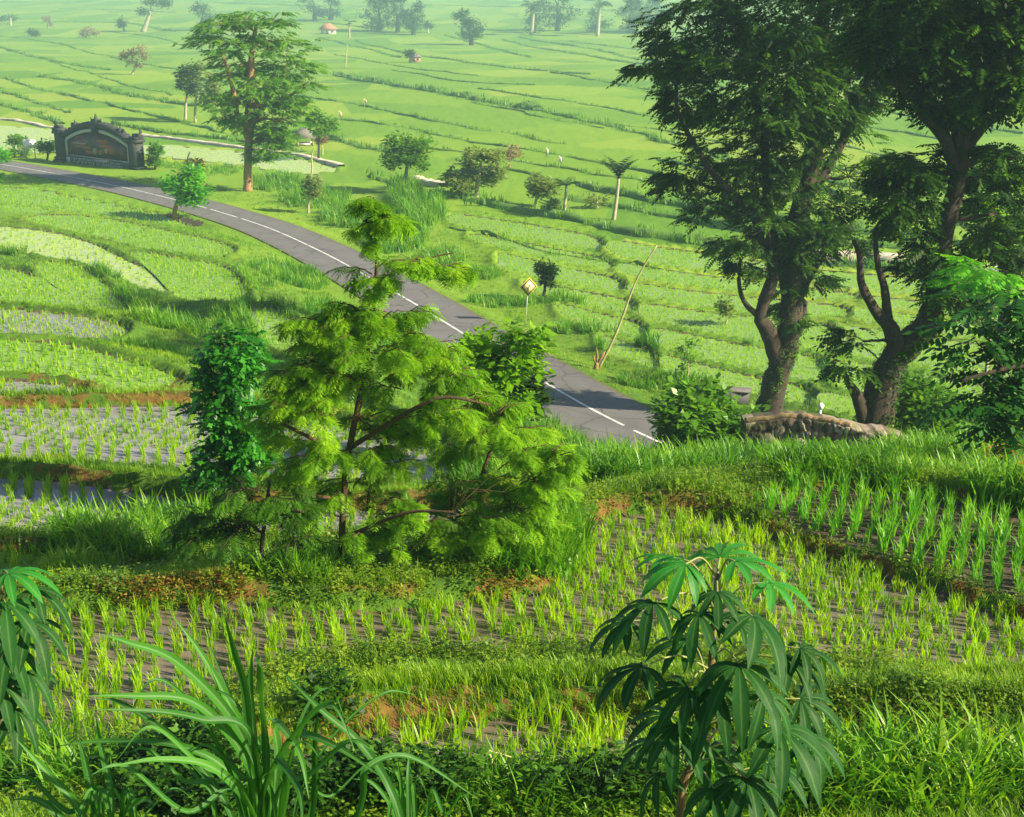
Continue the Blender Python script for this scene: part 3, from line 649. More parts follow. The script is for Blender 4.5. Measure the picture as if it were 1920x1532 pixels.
# ------------------------------------------------------------------ grass
def sample_ground(n, y0, y1, power=1.0, smax=.45):
    t = rng.random(n); y = y0*(y1/y0)**t if power == 1 else (y0**power+(y1**power-y0**power)*t)**(1/power)
    x = rng.uniform(-smax, smax, n)*(y+3); return x, y
def build_grass():
    gb = MB()
    x, y = sample_ground(170000, 8.0, 60); z, D = G(x, y, True)
    k = (~D['ins']) & (D['dr'] > RW-.12) & (rng.random(len(x)) < np.clip(.35+.9*hsh(x*.5, y*.5), 0, 1)*np.where(y < 16, np.where(hsh(x*.45+20, y*.45) > .45, .3, .85), 1)); x, y, z = x[k], y[k], z[k]; dm = D['dmin'][k]; hb = D['hb'][k]
    print('grass clumps', len(x))
    s = (.10+.16*hsh(x*.7+3, y*.7)**1.5+.10*np.clip(dm/2, 0, 1))*np.where(y < 33, 1, .62); q = np.exp(-(dm/.35)**2); s *= 1-.35*q
    scatter(gb, TG_FINE, np.column_stack([x, y, z]), rng.uniform(0, 6.28, len(x)), 0, 0, s*rng.uniform(.7, 1.4, len(x)), np.clip(hsh(x*.4, y*.4)*1.2-.15+rng.normal(0, .3, len(x)), 0, 1))
    tag(gb.build('bank_grass', M['grass']), 'short bright grass covering the terrace banks and bunds', 'grass', kind='stuff')
    gb = MB()
    x, y = sample_ground(45000, 55, 150, .3); z, D = G(x, y, True)
    k = (~D['ins']) & (D['dr'] > RW-.15) & ((D['dr'] < 9) | (D['dmin'] < 3) | (D['hb'] > .3)); x, y, z = x[k], y[k], z[k]
    dr = D['dr'][k]; s = np.where((dr < 4.2), .15, .2)*rng.uniform(.6, 1.3, len(x))*(.5+hsh(x*.3, y*.3))
    scatter(gb, TG_FAR, np.column_stack([x, y, z]), rng.uniform(0, 6.28, len(x)), 0, 0, s, np.clip(np.where(dr < 4.2, .8, .4)+rng.normal(0, .2, len(x)), 0, 1))
    tag(gb.build('verge_grass', M['grass']), 'mown lime grass verge and rough grass along the road', 'grass', kind='stuff')
    # tall grass zones (u, v, ru px, rv px, height m, n)
    zones = [(230,1040,110,35,.75,260),(330,1020,80,30,.7,200),(150,1075,70,30,.5,120),(560,1080,120,50,.5,200),(1150,905,80,40,.85,300),(1280,895,120,30,.75,380),(1400,880,100,18,.7,300),(1560,878,120,14,.5,220),(1700,872,100,16,.6,240),
             (1600,905,120,25,.5,200),(1780,905,120,30,.6,240),(1900,930,80,40,.7,160),(1500,1480,120,30,.5,120),(1250,1500,200,30,.45,160),(980,1030,120,55,.55,420),(1050,870,100,40,.7,300),
             (1700,1500,260,45,.75,160),(1450,1520,200,30,.6,110),(1000,1520,250,30,.45,160),(150,1500,180,50,.6,130),(60,1420,90,50,.5,70),
             (30,465,45,16,.8,110),(180,510,50,9,.7,90),(245,560,55,16,.8,150),(330,610,80,18,.8,170),(440,600,50,40,.7,150),(300,660,110,10,.6,120),(460,520,50,25,.7,110),(500,600,60,60,.7,150),
             (540,520,70,30,.9,240),(600,520,40,20,.9,140),(640,600,80,40,.9,240),(720,640,90,50,.8,240),(1050,820,90,25,.8,220),(930,900,80,40,.6,200),
             (520,345,50,20,1.2,160),(590,375,70,20,1.3,200),(660,410,60,25,1.3,240),(740,455,60,25,1.4,240),(820,500,50,25,1.3,200),(790,400,40,45,1.8,260),(760,370,25,30,2.0,200),
             (880,520,60,12,1.0,120),(1100,570,80,10,1.0,110),(1180,660,60,12,1.0,120),(1250,720,90,12,.9,110),(950,570,80,10,.9,90),(1120,620,80,10,.9,90),(1330,650,80,6,.8,80),
             (1500,700,60,14,1.0,120),(1640,715,100,10,.9,120),(1850,880,60,20,.8,120),(60,330,60,6,.6,60),(1560,860,120,15,.35,120),(400,320,60,14,.8,120),(330,310,50,8,.7,100),(1750,870,100,25,.8,260)]
    gb = MB()
    for u, v, ru, rv, h, n in zones:
        th = rng.uniform(0, 2*PI, n); rr = np.sqrt(rng.random(n)); uu = u+ru*rr*np.cos(th); vv = v+rv*rr*np.sin(th)
        c = hit(u, v); zc = c[2]
        P = np.array([onplane(a, b, zc) for a, b in zip(uu, vv)]); x, y = P[:, 0], P[:, 1]; k = np.abs(y-c[1]) < max(3, .25*c[1]); x, y = x[k], y[k]
        z, D = G(x, y, True); k = (~D['ins']) & (D['dr'] > RW+.3); x, y, z = x[k], y[k], z[k]
        if len(x): scatter(gb, TG_TALL, np.column_stack([x, y, z]), rng.uniform(0, 6.28, len(x)), 0, 0, h*rng.uniform(.6, 1.25, len(x)), np.clip(hsh(x*.8, y*.8)*1.1-.1+rng.normal(0, .28, len(x)), 0, 1))
    tag(gb.build('tall_grass', M['grass_tall']), 'clumps of tall arching grass on the terrace edges', 'grass', kind='stuff')
    # leafy weeds on the near banks
    wb = MB(); x, y = sample_ground(60000, 8.4, 21); z, D = G(x, y, True)
    k = (~D['ins']) & (hsh(x*.45+20, y*.45) > .36); x, y, z = x[k], y[k], z[k]; n = len(x); print('weeds', n)
    k = rng.random(n) < .85; x, y, z = x[k], y[k], z[k]; n = len(x)
    scatter(wb, TCW, np.column_stack([x, y, z+.04+.12*rng.random(n)]), rng.uniform(0, 6.28, n), rng.normal(0, .3, n), 0, rng.uniform(.06, .15, n), np.clip(hsh(x*1.6, y*1.6)*1.3-.25+rng.normal(0, .25, n), 0, 1))
    tag(wb.build('bank_weeds', M['weed']), 'low leafy weeds matted over the banks between the near paddies', 'weeds', kind='stuff')
build_grass()
def undergrowth(name, label, zones, m, s0, s1, hmax):
    gb = MB()
    for u, v, ru, rv, n in zones:
        c = hit(u, v); th = rng.uniform(0, 2*PI, n); rr = np.sqrt(rng.random(n)); P = np.array([onplane(a, b, c[2]) for a, b in zip(u+ru*rr*np.cos(th), v+rv*rr*np.sin(th))])
        x, y = P[:, 0], P[:, 1]; k = np.abs(y-c[1]) < .35*c[1]; x, y = x[k], y[k]; z, D = G(x, y, True); k = ~D['ins']; x, y, z = x[k], y[k], z[k]; n = len(x)
        if n: scatter(gb, TC, np.column_stack([x, y, z+hmax*rng.random(n)**1.5*(.4+.8*hsh(x*1.5, y*1.5))]), rng.uniform(0, 6.28, n), rng.normal(0, .4, n), 0, rng.uniform(s0, s1, n), np.clip(rng.normal(.4, .3, n), 0, 1))
    tag(gb.build(name, m), label, 'undergrowth', kind='stuff')
undergrowth('undergrowth', 'tangled leafy undergrowth coloured dark as foreground shade at the bottom of the view', [(450,1490,220,70,2600),(120,1500,160,50,1200),(330,1440,120,30,700),(760,1500,160,40,1200),(1120,1510,160,30,900),(620,1400,60,60,500)], M['shrub_shaded'], .07, .16, .45)  # leaves real in kind, their darkness painted in as shade
undergrowth('wall_weeds', 'leafy weeds and creepers growing at the foot of the stone wall', [(1410,835,30,18,220),(1450,845,40,16,200),(1580,860,70,14,260),(1690,840,40,22,260),(1500,868,90,12,220)], M['shrub'], .1, .26, .5)
undergrowth('bank_creepers', 'small-leaved creeping weeds matted over the bank behind the nearest paddy', [(760,1270,350,45,3600),(1560,1305,420,35,3000),(560,1310,120,40,700),(250,1120,160,20,500)], M['weed'], .035, .085, .16)
undergrowth('reddish_weeds', 'rusty orange and yellow weeds on the soil bank below the shaded sapling', [(350,1105,110,16,500),(230,1110,60,12,150),(980,1110,90,10,160),(150,735,60,6,90),(330,720,40,5,60)], M['rustweed'], .05, .11, .12)

# ------------------------------------------------------------------ trees
def curve(a, b, sag=.15, n=6, wob=.05):
    a, b = np.array(a, float), np.array(b, float); t = np.linspace(0, 1, n)[:, None]; L = np.linalg.norm(b-a)
    P = a+(b-a)*t; P[:, 2] += (sag*L*np.sin(PI*t))[:, 0]; P[1:-1] += rng.normal(0, wob*L, (n-2, 3)); return P
def tree(name, label, cat, trunks, blobs, T, ls, leafm, barkm, y=None, group=None, base=None, dens=1.0, flat=.55, twig=True, pitch=(-.35, .35), sub=28, extra=None, thick=1.0, crown='crown', seg=8, limbs=True, mode=None, tight=.26, ivy=0):
    """trunks: list of px polylines [(u, v, dy, r_px)...]; the first point of the first stands on the ground. blobs: (u, v, ru, rv, n[, dy])"""
    if y is None:
        g = hit(trunks[0][0][0], trunks[0][0][1]); y = g[1]; base = g
    else:
        p = P3(trunks[0][0][0], trunks[0][0][1], y)
        g = np.array([p[0], y, float(G(np.array([p[0]]), np.array([y]))[0])]) if base is None else base
    px = float(np.linalg.norm(P3(trunks[0][0][0], trunks[0][0][1], y)))/F
    root = empty(name, tuple(g), label, cat, group)
    tb = MB(); TP_ = []
    for k, tr in enumerate(trunks):
        pts = np.array([P3(u, v, y+dy) for u, v, dy, r in tr]); r = np.array([q[3]*px*(.87 if ivy else 1) for q in tr])
        if k == 0: pts = np.vstack([[g[0], g[1], g[2]-.15], pts[1:]]); 
        n = max(6, len(pts)*4); s = np.linspace(0, len(pts)-1, n); pc = catmull(pts, 5) if len(pts) > 2 else pts
        rc = np.interp(np.linspace(0, 1, len(pc)), np.linspace(0, 1, len(r)), r)
        if k == 0 and len(rc) > 3: rc = rc*(1+.35*np.exp(-np.arange(len(rc))/1.5))
        tb.tube(pc, rc*(1+.12*(hsh(np.arange(len(rc))*.9, np.full(len(rc), k*3.1))-.5)), seg, bumpy=.1); TP_.append(np.column_stack([pc, rc]))
    TA = np.vstack(TP_); lb = MB(); LP = []; 
    for bl in blobs:
        u, v, ru, rv, n = bl[:5]; dy = bl[5] if len(bl) > 5 else rng.uniform(-.5, .5)*ru*px
        c = P3(u, v, y+dy); rad = np.array([ru*px, ru*px*thick, rv*px])
        if limbs:
            d = np.linalg.norm(TA[:, :3]-c, axis=1)+np.maximum(TA[:, 2]-c[2]+.3*rad[2], 0)*2; i = int(np.argmin(d)); a = TA[i]
            if d[i] > 1.5*a[3]:
                cv = curve(a[:3], c, .06, 6, .04); r0 = min(a[3]*.6, .012*ru*px*6+.01)*(.38 if mode == 'spray' else 1); tb.tube(cv, np.linspace(r0, r0*.35, 6), 6)
                cr = r0*.35
            else: cr = a[3]*.3
        else: cr = .01
        if mode == 'spray':
            nb = max(4, int(ru/7.5)); a0 = rng.uniform(0, 6.28); out = c[:2]-np.array([np.interp(c[2], TA[:, 2][np.argsort(TA[:, 2])], TA[:, q][np.argsort(TA[:, 2])]) for q in (0, 1)])
            base_a = math.atan2(out[1], out[0])
            for b_ in range(nb):
                an = base_a+(b_-(nb-1)/2)*(3.6/nb)+rng.normal(0, .25); L = ru*px*rng.uniform(.75, 1.25); o0 = c+rng.normal(0, 1, 3)*rad*np.array([.2, .2, .38])
                e = o0+np.array([math.cos(an)*L, math.sin(an)*L*.9, rng.uniform(-.30, .42)*rv*px*1.6]); tw = curve(o0, e, .12, 9, .02)
                tb.tube(tw, np.linspace(.010, .004, 9), 4)
                nf = int(rng.integers(18, 27)*dens); t = np.sort(rng.uniform(.12, 1, nf))*8; i0 = np.clip(t.astype(int), 0, 7); P = tw[i0]+(tw[i0+1]-tw[i0])*(t-i0)[:, None]
                sgn = np.where(np.arange(nf) % 2 == 0, 1, -1); yaw = an+sgn*rng.uniform(.5, 1.15, nf)*(1-.5*t/8); yaw[-1] = an
                scatter(lb, T, P, yaw, rng.uniform(pitch[0], pitch[1], nf), rng.normal(0, .3, nf), ls*rng.uniform(.75, 1.25, nf)*(1.1-.35*t/8), np.clip(rng.uniform(.1, .75)+rng.normal(0, .15, nf), 0, 1))
            continue
        n = int(n*dens*(.6 if (ivy and v > 270) else .78 if (ivy and v > 120) else 1)); ns = max(3, n//sub)
        q = rng.normal(0, 1, (ns, 3)); q /= np.linalg.norm(q, axis=1)[:, None]; q *= (rng.random(ns)**.38)[:, None]; sc_ = c+q*rad
        if twig:
            for s_ in sc_[:14 if limbs else 0]:
                tb.tube(curve(c, s_, .05, 4, .06), np.linspace(cr*.6, max(cr*.2, .003), 4), 4)
        pick = rng.integers(0, ns, n); off = rng.normal(0, 1, (n, 3))*rad*np.array([tight, tight, tight*flat+.02])
        P = sc_[pick]+off; dirv = P-c+ (P-sc_[pick])*1.5
        yaw = np.arctan2(dirv[:, 1], dirv[:, 0])+rng.normal(0, .6, n)
        tone = rng.random(ns)[pick]*.6+rng.random(n)*.4
        lb_p = P; scatter(lb, T, lb_p, yaw, rng.uniform(pitch[0], pitch[1], n), rng.normal(0, .35, n), ls*rng.uniform(.7, 1.25, n), tone)
    tb.build('trunk', barkm, root, g, True)
    if ivy:
        ib = MB(); t0 = TP_[0]; t0 = t0[:int(len(t0)*.6)]; i = np.minimum((rng.random(ivy)**1.4*(len(t0)-1)).astype(int), len(t0)-2); f = rng.random(ivy)[:, None]; q = t0[i]*(1-f)+t0[i+1]*f; an = rng.uniform(0, 6.28, ivy)
        m_ = hsh(an*1.1, q[:, 2]*.5) > .42; q, an = q[m_], an[m_]; q[:, 0] += np.cos(an)*q[:, 3]*1.06; q[:, 1] += np.sin(an)*q[:, 3]*1.06
        scatter(ib, TC, q[:, :3], an, rng.uniform(-1.2, 0, len(an)), 0, rng.uniform(.12, .26, len(an))); ib.build('ivy', M['shade'], root, g)
    lb.build(crown, leafm, root, g)
    if extra: extra(root, g, px, y)
    return root

# big dark trees on the right
tree('shade_tree', 'large dark leafy tree with a forked trunk at the left end of the stone wall', 'tree',
     [[(1440,795,0,30),(1450,730,0,25),(1468,670,0,24),(1478,620,0,26),(1485,540,0,20),(1490,450,0,22),(1510,350,0,19),(1530,250,0,17),(1540,120,0,14),(1545,0,0,11),(1550,-120,0,6)],
      [(1465,690,0,20),(1440,620,-.4,17),(1425,590,-.5,12),(1450,500,-.5,12),(1410,400,-.6,9),(1340,330,-1,6),(1275,220,-1.4,4),(1268,160,-1.4,3)],
      [(1475,640,0,20),(1500,600,.5,14),(1505,540,.6,12),(1540,480,.6,8),(1580,420,.8,5)],
      [(1430,600,-.4,7),(1395,565,-.6,5),(1385,520,-.6,4),(1390,480,-.6,3)],
      [(1478,560,0,13),(1460,470,.2,12),(1440,380,.4,9),(1430,250,.4,8),(1400,120,.4,6),(1380,0,.4,4)],
      [(1505,380,0,13),(1560,300,.5,10),(1610,200,.6,7),(1640,90,.6,5)]],
     [(1530,-60,230,100,1700),(1330,60,110,75,700),(1290,130,80,60,340),(1240,115,55,30,150),(1430,110,120,90,1000),(1560,90,130,100,1100),(1640,60,80,90,550),(1400,220,110,70,650),(1290,200,70,45,220),(1520,230,100,80,750),
      (1590,200,60,70,320),(1310,310,80,35,330),(1260,340,45,40,150),(1400,320,90,60,500),(1500,340,90,60,600),(1590,330,60,70,330),(1330,380,70,40,260),(1430,420,70,50,420),(1530,430,70,60,430),(1600,430,45,50,150),
      (1370,450,50,35,170),(1400,500,45,30,150),(1470,500,55,50,270),(1540,510,40,40,130),(1480,585,40,25,120),(1500,470,60,60,300)],
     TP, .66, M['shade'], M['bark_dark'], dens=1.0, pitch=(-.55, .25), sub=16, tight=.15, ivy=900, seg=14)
tree('shade_tree', 'large dark tree with a thick leaning trunk splitting low into two bare crooked limbs', 'tree',
     [[(1640,815,0,36),(1650,740,0,32),(1672,680,0,30),(1705,645,0,28),(1740,605,0,26),(1752,560,0,22),(1760,500,0,20),(1775,420,0,18),(1795,340,0,17),(1800,280,0,15),(1790,200,0,12),(1770,100,0,10),(1760,0,0,8)],
      [(1685,670,0,20),(1672,620,-.2,17),(1640,580,-.3,10),(1615,530,-.3,8),(1612,480,-.3,6),(1600,450,-.3,3.5)],
      [(1665,600,-.2,10),(1658,540,-.3,8),(1645,490,-.3,6),(1640,430,-.3,4)],
      [(1795,330,0,12),(1770,260,-.3,11),(1730,215,-.4,9),(1715,180,-.4,8),(1660,145,-.5,6),(1630,110,-.6,4)],
      [(1800,300,0,12),(1840,240,.3,10),(1890,205,.4,9),(1950,190,.5,7)],
      [(1785,290,0,11),(1760,220,0,9),(1735,150,.2,8),(1740,60,.3,6)],
      [(1620,790,-.2,14),(1608,745,-.3,12),(1590,715,-.4,7),(1580,690,-.4,3)],
      [(1800,290,0,11),(1830,180,0,9),(1850,60,0,7)]],
     [(1760,-60,230,100,1700),(1690,60,90,80,650),(1800,90,130,90,1200),(1880,60,110,110,1000),(1960,120,80,90,500),(1700,140,60,50,190),(1780,180,80,40,400),(1870,150,80,60,500),
      (1700,310,50,45,260),(1690,370,60,60,330),(1760,290,40,40,130),(1720,430,50,60,260),(1740,500,45,45,170),(1840,330,60,45,210),(1870,400,60,60,260),(1800,480,70,50,260),(1850,500,60,40,200),(1690,350,40,40,150),
      (1780,560,50,30,140),(1585,700,35,25,55),(1620,640,50,22,60),(1900,300,60,40,160)],
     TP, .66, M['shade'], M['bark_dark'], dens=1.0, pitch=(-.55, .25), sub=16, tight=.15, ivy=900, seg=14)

# the roadside tree beside the board
tree('roadside_tree', 'tall layered green tree with an orange sunlit trunk on the far side of the road', 'tree',
     [[(465,358,0,7.5),(465,320,0,7),(466,270,0,7.5),(468,220,0,9),(470,160,0,7),(472,100,0,5),(480,50,0,3)],
      [(466,260,0,7),(445,215,-.5,5),(435,160,-.8,4),(420,110,-1,3)],[(468,240,0,6),(500,190,.5,5),(530,140,.7,3)],[(470,200,0,5),(520,190,1,3),(570,165,1.4,2)]],
     [(420,45,55,14,130),(385,65,35,12,60),(470,35,50,16,140),(520,40,40,18,110),(430,80,60,20,170),(500,80,60,25,190),(540,95,40,25,110),(400,95,30,10,40),(460,120,60,22,190),(530,130,55,25,170),(430,150,45,16,90),(500,160,70,24,220),
      (575,155,45,12,90),(420,185,40,18,120),(470,195,60,22,180),(540,190,50,20,140),(420,215,35,16,70),(480,230,50,18,120),(530,225,40,20,90),(505,265,38,25,230),(520,250,30,18,120),(440,238,30,10,40),(490,290,30,12,70)],
     TPW, .85, M['mid'], M['bark_orange'], dens=.95, flat=.12, pitch=(-.35, .2), sub=9, tight=.2)

# central feathery tree, about six metres tall
Yc = 16.6
tree('feathery_tree', 'young feathery-leaved tree in tiers with a thin orange-lit trunk, centre of the view', 'tree',
     [[(641,1135,0,6.5),(640,1060,0,6.5),(644,950,0,6),(652,860,0,6),(668,780,.1,5.5),(684,700,.1,5),(692,620,.1,4.5),(704,540,.2,4),(706,470,.2,3),(700,370,.2,1.5)],
      [(655,840,0,5),(720,800,-.3,4.5),(780,765,-.5,4),(840,745,-.6,3),(920,760,-.6,2)],[(650,860,0,4),(600,830,-.2,3.5),(540,800,-.4,3),(500,780,-.4,2)],
      [(642,1010,0,4),(700,985,-.4,3.5),(770,960,-.6,3),(850,960,-.8,2)],[(690,640,.1,3),(760,620,.4,2.5),(820,640,.5,2)],[(706,530,.2,2.5),(760,500,.4,2),(820,480,.5,1.5),(850,475,.5,1.2)],
      [(640,1085,0,2.5),(665,1055,-.2,2),(690,1040,-.3,1.2)],[(645,940,0,4),(590,930,-.3,3),(530,930,-.4,2)]],
     [(700,375,22,18,45),(690,430,40,22,70),(735,415,34,18,60),(705,525,45,22,50),(770,485,38,12,40),(845,500,26,10,22),(660,590,60,28,110),(730,600,60,28,120),(600,615,50,20,60),(690,650,90,36,240),(800,650,70,28,140),(600,680,70,34,170),
      (560,720,60,30,130),(650,720,80,38,220),(740,710,80,34,220),(830,700,60,28,140),(600,760,80,34,210),(540,790,60,28,120),(700,790,70,34,190),(800,775,70,32,190),(880,760,60,30,160),(940,790,60,28,110),(960,850,60,28,110),(1000,900,60,34,110),
      (620,840,70,36,210),(700,860,70,44,250),(580,880,60,34,150),(760,820,45,24,90),(660,920,70,44,240),(730,950,70,48,240),(600,960,55,34,150),(800,1010,60,40,170),(690,1000,60,36,170),(740,1045,70,34,180),(860,960,60,40,130),
      (900,1000,80,44,210),(960,960,70,44,150),(850,1050,70,30,150),(930,1060,80,28,150),(690,1055,40,16,30),(1010,990,50,44,100),(590,1015,45,24,60),(780,1080,60,18,70),(1040,870,40,28,50)],
     TF, .245, M['feather'], M['bark_brown'], y=Yc, dens=1.0, pitch=(-.75, .15), thick=.9, seg=7, mode='spray')
tree('feathery_tree', 'lower feathery sapling with drooping tiers, right of the tall central feathery tree', 'tree',
     [[(885,1110,0,5),(888,1040,0,5),(895,960,0,4.5),(905,890,0,4),(925,830,0,3),(940,790,0,2)],[(892,980,0,3),(950,950,-.3,2.5),(1010,940,-.5,2)],[(892,1000,0,3),(840,970,.3,2.5),(790,960,.4,2)]],
     [(930,800,55,24,90),(880,840,50,26,90),(970,850,60,28,100),(1020,880,60,28,100),(920,900,70,32,100),(1000,940,70,36,100),(860,940,60,30,100),(950,990,80,36,100),(1030,1000,60,36,90),(880,1020,70,34,100),(980,1050,80,28,100),(820,1020,60,30,80),(830,1060,60,24,60),(1000,820,40,18,40)],
     TF, .27, M['feather'], M['bark_brown'], y=17.6, dens=.72, pitch=(-.85, .1), seg=7, mode='spray')
# vine-covered tree left of it
tree('vine_covered_tree', 'dark narrow tree smothered in glossy green vine leaves beside the flooded paddy', 'tree',
     [[(440,960,0,14),(435,860,0,14),(440,780,0,13),(430,700,0,10),(425,650,0,6)],[(440,930,0,6),(400,880,0,4),(375,850,0,3)],[(440,900,0,6),(480,850,.2,4)]],
     [(430,655,62,30,330),(400,685,50,28,240),(460,680,45,28,230),(420,730,50,34,330),(430,780,45,38,300),(400,770,36,24,120),(440,830,50,36,280),(480,820,45,30,240),(390,880,36,28,180),(440,880,50,34,230),(490,860,36,28,180),(500,760,28,18,50),(420,925,45,24,140)],
     TC+TPW, .25, M['vine'], M['bark_dark'], y=22.3, dens=.42, pitch=(-.9, .2), sub=6, tight=.2)
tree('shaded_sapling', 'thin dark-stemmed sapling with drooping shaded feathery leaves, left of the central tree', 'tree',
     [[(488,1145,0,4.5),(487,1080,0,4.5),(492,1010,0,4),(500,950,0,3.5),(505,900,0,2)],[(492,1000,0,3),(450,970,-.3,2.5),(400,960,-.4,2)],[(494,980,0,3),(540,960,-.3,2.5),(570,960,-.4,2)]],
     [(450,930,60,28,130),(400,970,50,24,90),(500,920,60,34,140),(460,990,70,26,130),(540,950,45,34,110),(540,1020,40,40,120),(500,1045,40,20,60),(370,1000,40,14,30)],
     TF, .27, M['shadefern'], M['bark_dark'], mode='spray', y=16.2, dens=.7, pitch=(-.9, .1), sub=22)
tree('roadside_sapling', 'slim sapling with a pale pole trunk and broad leaves in front of the road', 'tree',
     [[(915,850,0,4),(922,820,0,4),(930,785,0,3.5),(938,740,0,3.5),(945,690,0,2.5),(950,640,0,1.5)]],
     [(900,640,45,16,60),(930,660,55,28,170),(970,650,45,22,90),(990,620,40,18,60),(960,700,45,28,150),(900,690,45,22,80),(930,740,40,22,90),(960,760,40,16,60),(1000,690,28,12,24)],
     TC, .34, M['feather'], M['bark_pale'], y=25.5, dens=.6, pitch=(-.6, .2), sub=7, tight=.18)
tree('bush', 'small dark glossy bush at the near edge of the road behind the slim sapling', 'bush', [[(955,800,0,3),(965,770,0,3),(975,735,0,2)]],
     [(970,735,40,26,240),(950,760,28,16,90),(985,760,24,14,70)], TC, .3, M['dark'], M['bark_dark'], y=27.2, dens=1.2)
tree('bush', 'leafy green bush at the foot of the left shade tree beside the road', 'bush', [[(1320,875,0,5),(1320,830,0,5),(1320,780,0,3)],[(1320,840,0,4),(1280,780,0,2)],[(1320,840,0,4),(1370,790,0,2)]],
     [(1320,745,55,22,150),(1280,775,45,26,200),(1340,790,60,28,280),(1390,800,50,24,180),(1290,820,50,26,220),(1360,835,55,24,220),(1320,850,60,18,160)], TC, .5, M['shrub'], M['bark_dark'], y=37.5, dens=.7, sub=8, tight=.2)
tree('bush', 'round grey-green bush behind the leaning shade tree', 'bush', [[(1730,845,0,5),(1730,800,0,4),(1725,750,0,3)]],
     [(1710,740,45,26,240),(1750,760,45,28,240),(1720,790,55,26,260),(1770,800,36,18,120),(1700,770,36,26,140)], TC, .45, M['shrub'], M['bark_dark'], y=42.5, dens=1.1)
tree('tree', 'tree with drooping dark fern-like leaves reaching in from the right edge', 'tree',
     [[(2010,1000,0,16),(2005,900,0,14),(1990,780,0,12),(1990,640,0,9),(1995,520,0,6)],[(1990,760,0,7),(1930,690,-.4,5),(1850,700,-.6,3),(1800,715,-.7,2)],[(1990,660,0,6),(1930,580,-.3,4),(1850,590,-.4,3)],
      [(1990,760,0,6),(1930,760,0,4),(1870,790,0,3)],[(1995,560,0,4),(1930,530,0,3)]],
     [(1840,600,55,18,60),(1900,560,50,24,80),(1830,640,50,18,50),(1900,640,50,30,90),(1820,700,55,16,60),(1890,700,50,20,80),(1870,740,50,22,80),(1900,790,50,26,100),(1860,770,40,20,50),(1980,600,70,60,180),(1980,740,70,60,160),(1830,560,36,14,30)],
     TP, .60, M['darkfern'], M['bark_dark'], y=20.5, dens=.24, pitch=(-.4, .1), sub=3)
tree('sapling', 'bright lime-green sapling against the shade tree near the right edge', 'tree', [[(1860,600,0,3),(1862,560,0,3),(1855,510,0,2)]],
     [(1830,500,36,20,70),(1860,520,45,24,90),(1800,530,36,14,40),(1890,545,30,14,40)], TPW, .42, M['lime'], M['bark_pale'], y=38, dens=.7, sub=10)
tree('crooked_tree', 'small crooked brown-stemmed tree behind the leaning shade tree at the right edge', 'tree', [[(1880,640,0,9),(1885,560,0,9),(1880,500,0,8),(1895,440,0,5),(1905,380,0,3)],[(1880,520,0,7),(1910,470,0,5),(1935,420,0,3)],[(1880,500,0,5),(1862,450,0,4),(1850,400,0,2)]],
     [(1880,400,50,30,150),(1850,350,50,36,110),(1905,330,50,36,110),(1910,450,30,24,60),(1860,450,30,24,50)], TC, .5, M['shrub'], M['bark_dark'], y=47, dens=1.1)
tree('croton', 'orange-tipped shrub with upright yellow-green leaves by the right edge', 'shrub', [[(1900,960,0,3),(1902,920,0,3),(1898,860,0,2.5),(1895,820,0,2)]],
     [(1895,830,28,14,60),(1880,845,24,10,30),(1905,860,24,14,40),(1900,900,18,14,20)], TC, .16, M['orange'], M['bark_pale'], y=24.5, dens=.8)
tree('small_tree', 'small bright tree on the near side of the road in front of the board', 'tree', [[(325,412,0,4),(328,395,0,4),(335,370,0,3),(345,340,0,2)]],
     [(345,325,24,14,70),(335,345,26,16,100),(360,340,30,16,100),(385,345,24,14,60),(345,370,28,14,80),(370,365,22,12,40)], TC, .8, M['lime'], M['bark_orange'], dens=1.2)
tree('bush', 'bright green bush at the left edge beside the road', 'bush', [[(-6,345,0,3),(-6,320,0,3),(-8,300,0,2)]], [(-4,300,18,24,110),(-16,320,18,16,70)], TC, .8, M['lime'], M['bark_dark'])
def small(name, label, cat, base, trunk, blobs, m='pale', bark='bark_pale', T=TC, ls=1.0, group=None, dens=1, **kw):
    tr = [(base[0], base[1], 0, trunk[2])] + [((base[0]+trunk[0])/2+rng.uniform(-2, 2), (base[1]+trunk[1])/2, 0, trunk[2]*.9), (trunk[0], trunk[1], 0, trunk[2]*.6)]
    return tree(name, label, cat, [tr], blobs, T, ls, M[m], M[bark], group=group, dens=dens*1.3, **kw)
small('round_tree', 'round-crowned green tree with a pale slanting trunk beyond the roadside hedge', 'tree', (754,362), (765,300,4), [(765,265,32,20,150),(768,290,36,22,190),(740,295,26,14,90),(780,305,22,12,60)], 'mid', ls=.8)
small('sparse_tree', 'loose grey-green tree with two crowns in the middle of the fields', 'tree', (893,370), (900,310,4), [(905,290,30,18,80),(860,320,30,22,90),(905,320,32,20,90),(930,310,18,22,30),(870,345,26,14,50),(905,345,30,12,40)], 'pale', 'bark_pale', ls=.9)
small('sparse_tree', 'thin reddish leafless-looking sapling right of the grey-green tree', 'tree', (955,318), (960,280,1.5), [(963,285,16,20,28)], 'rust', 'bark_orange', ls=.9)
small('sparse_tree', 'small yellowish tree standing left of the palms', 'tree', (1002,388), (1008,345,2.5), [(1012,340,28,16,80),(1005,355,24,14,60),(1028,350,16,12,30)], 'pale', ls=.9)
small('sparse_tree', 'low scrubby sapling at the foot of the shorter palm', 'tree', (1044,402), (1042,375,2), [(1040,375,18,22,40)], 'pale', ls=.8)
small('sparse_tree', 'spindly low shrub between the palms and the shade tree', 'tree', (1120,390), (1120,372,2), [(1120,370,22,12,30)], 'pale', ls=.7)
small('twin_tree', 'dark hazy tree with a thin trunk, left of its twin behind the roadside tree', 'tree', (347,226), (352,165,2.5), [(350,145,22,14,80),(358,165,22,20,90)], 'bluegreen', ls=1.3)
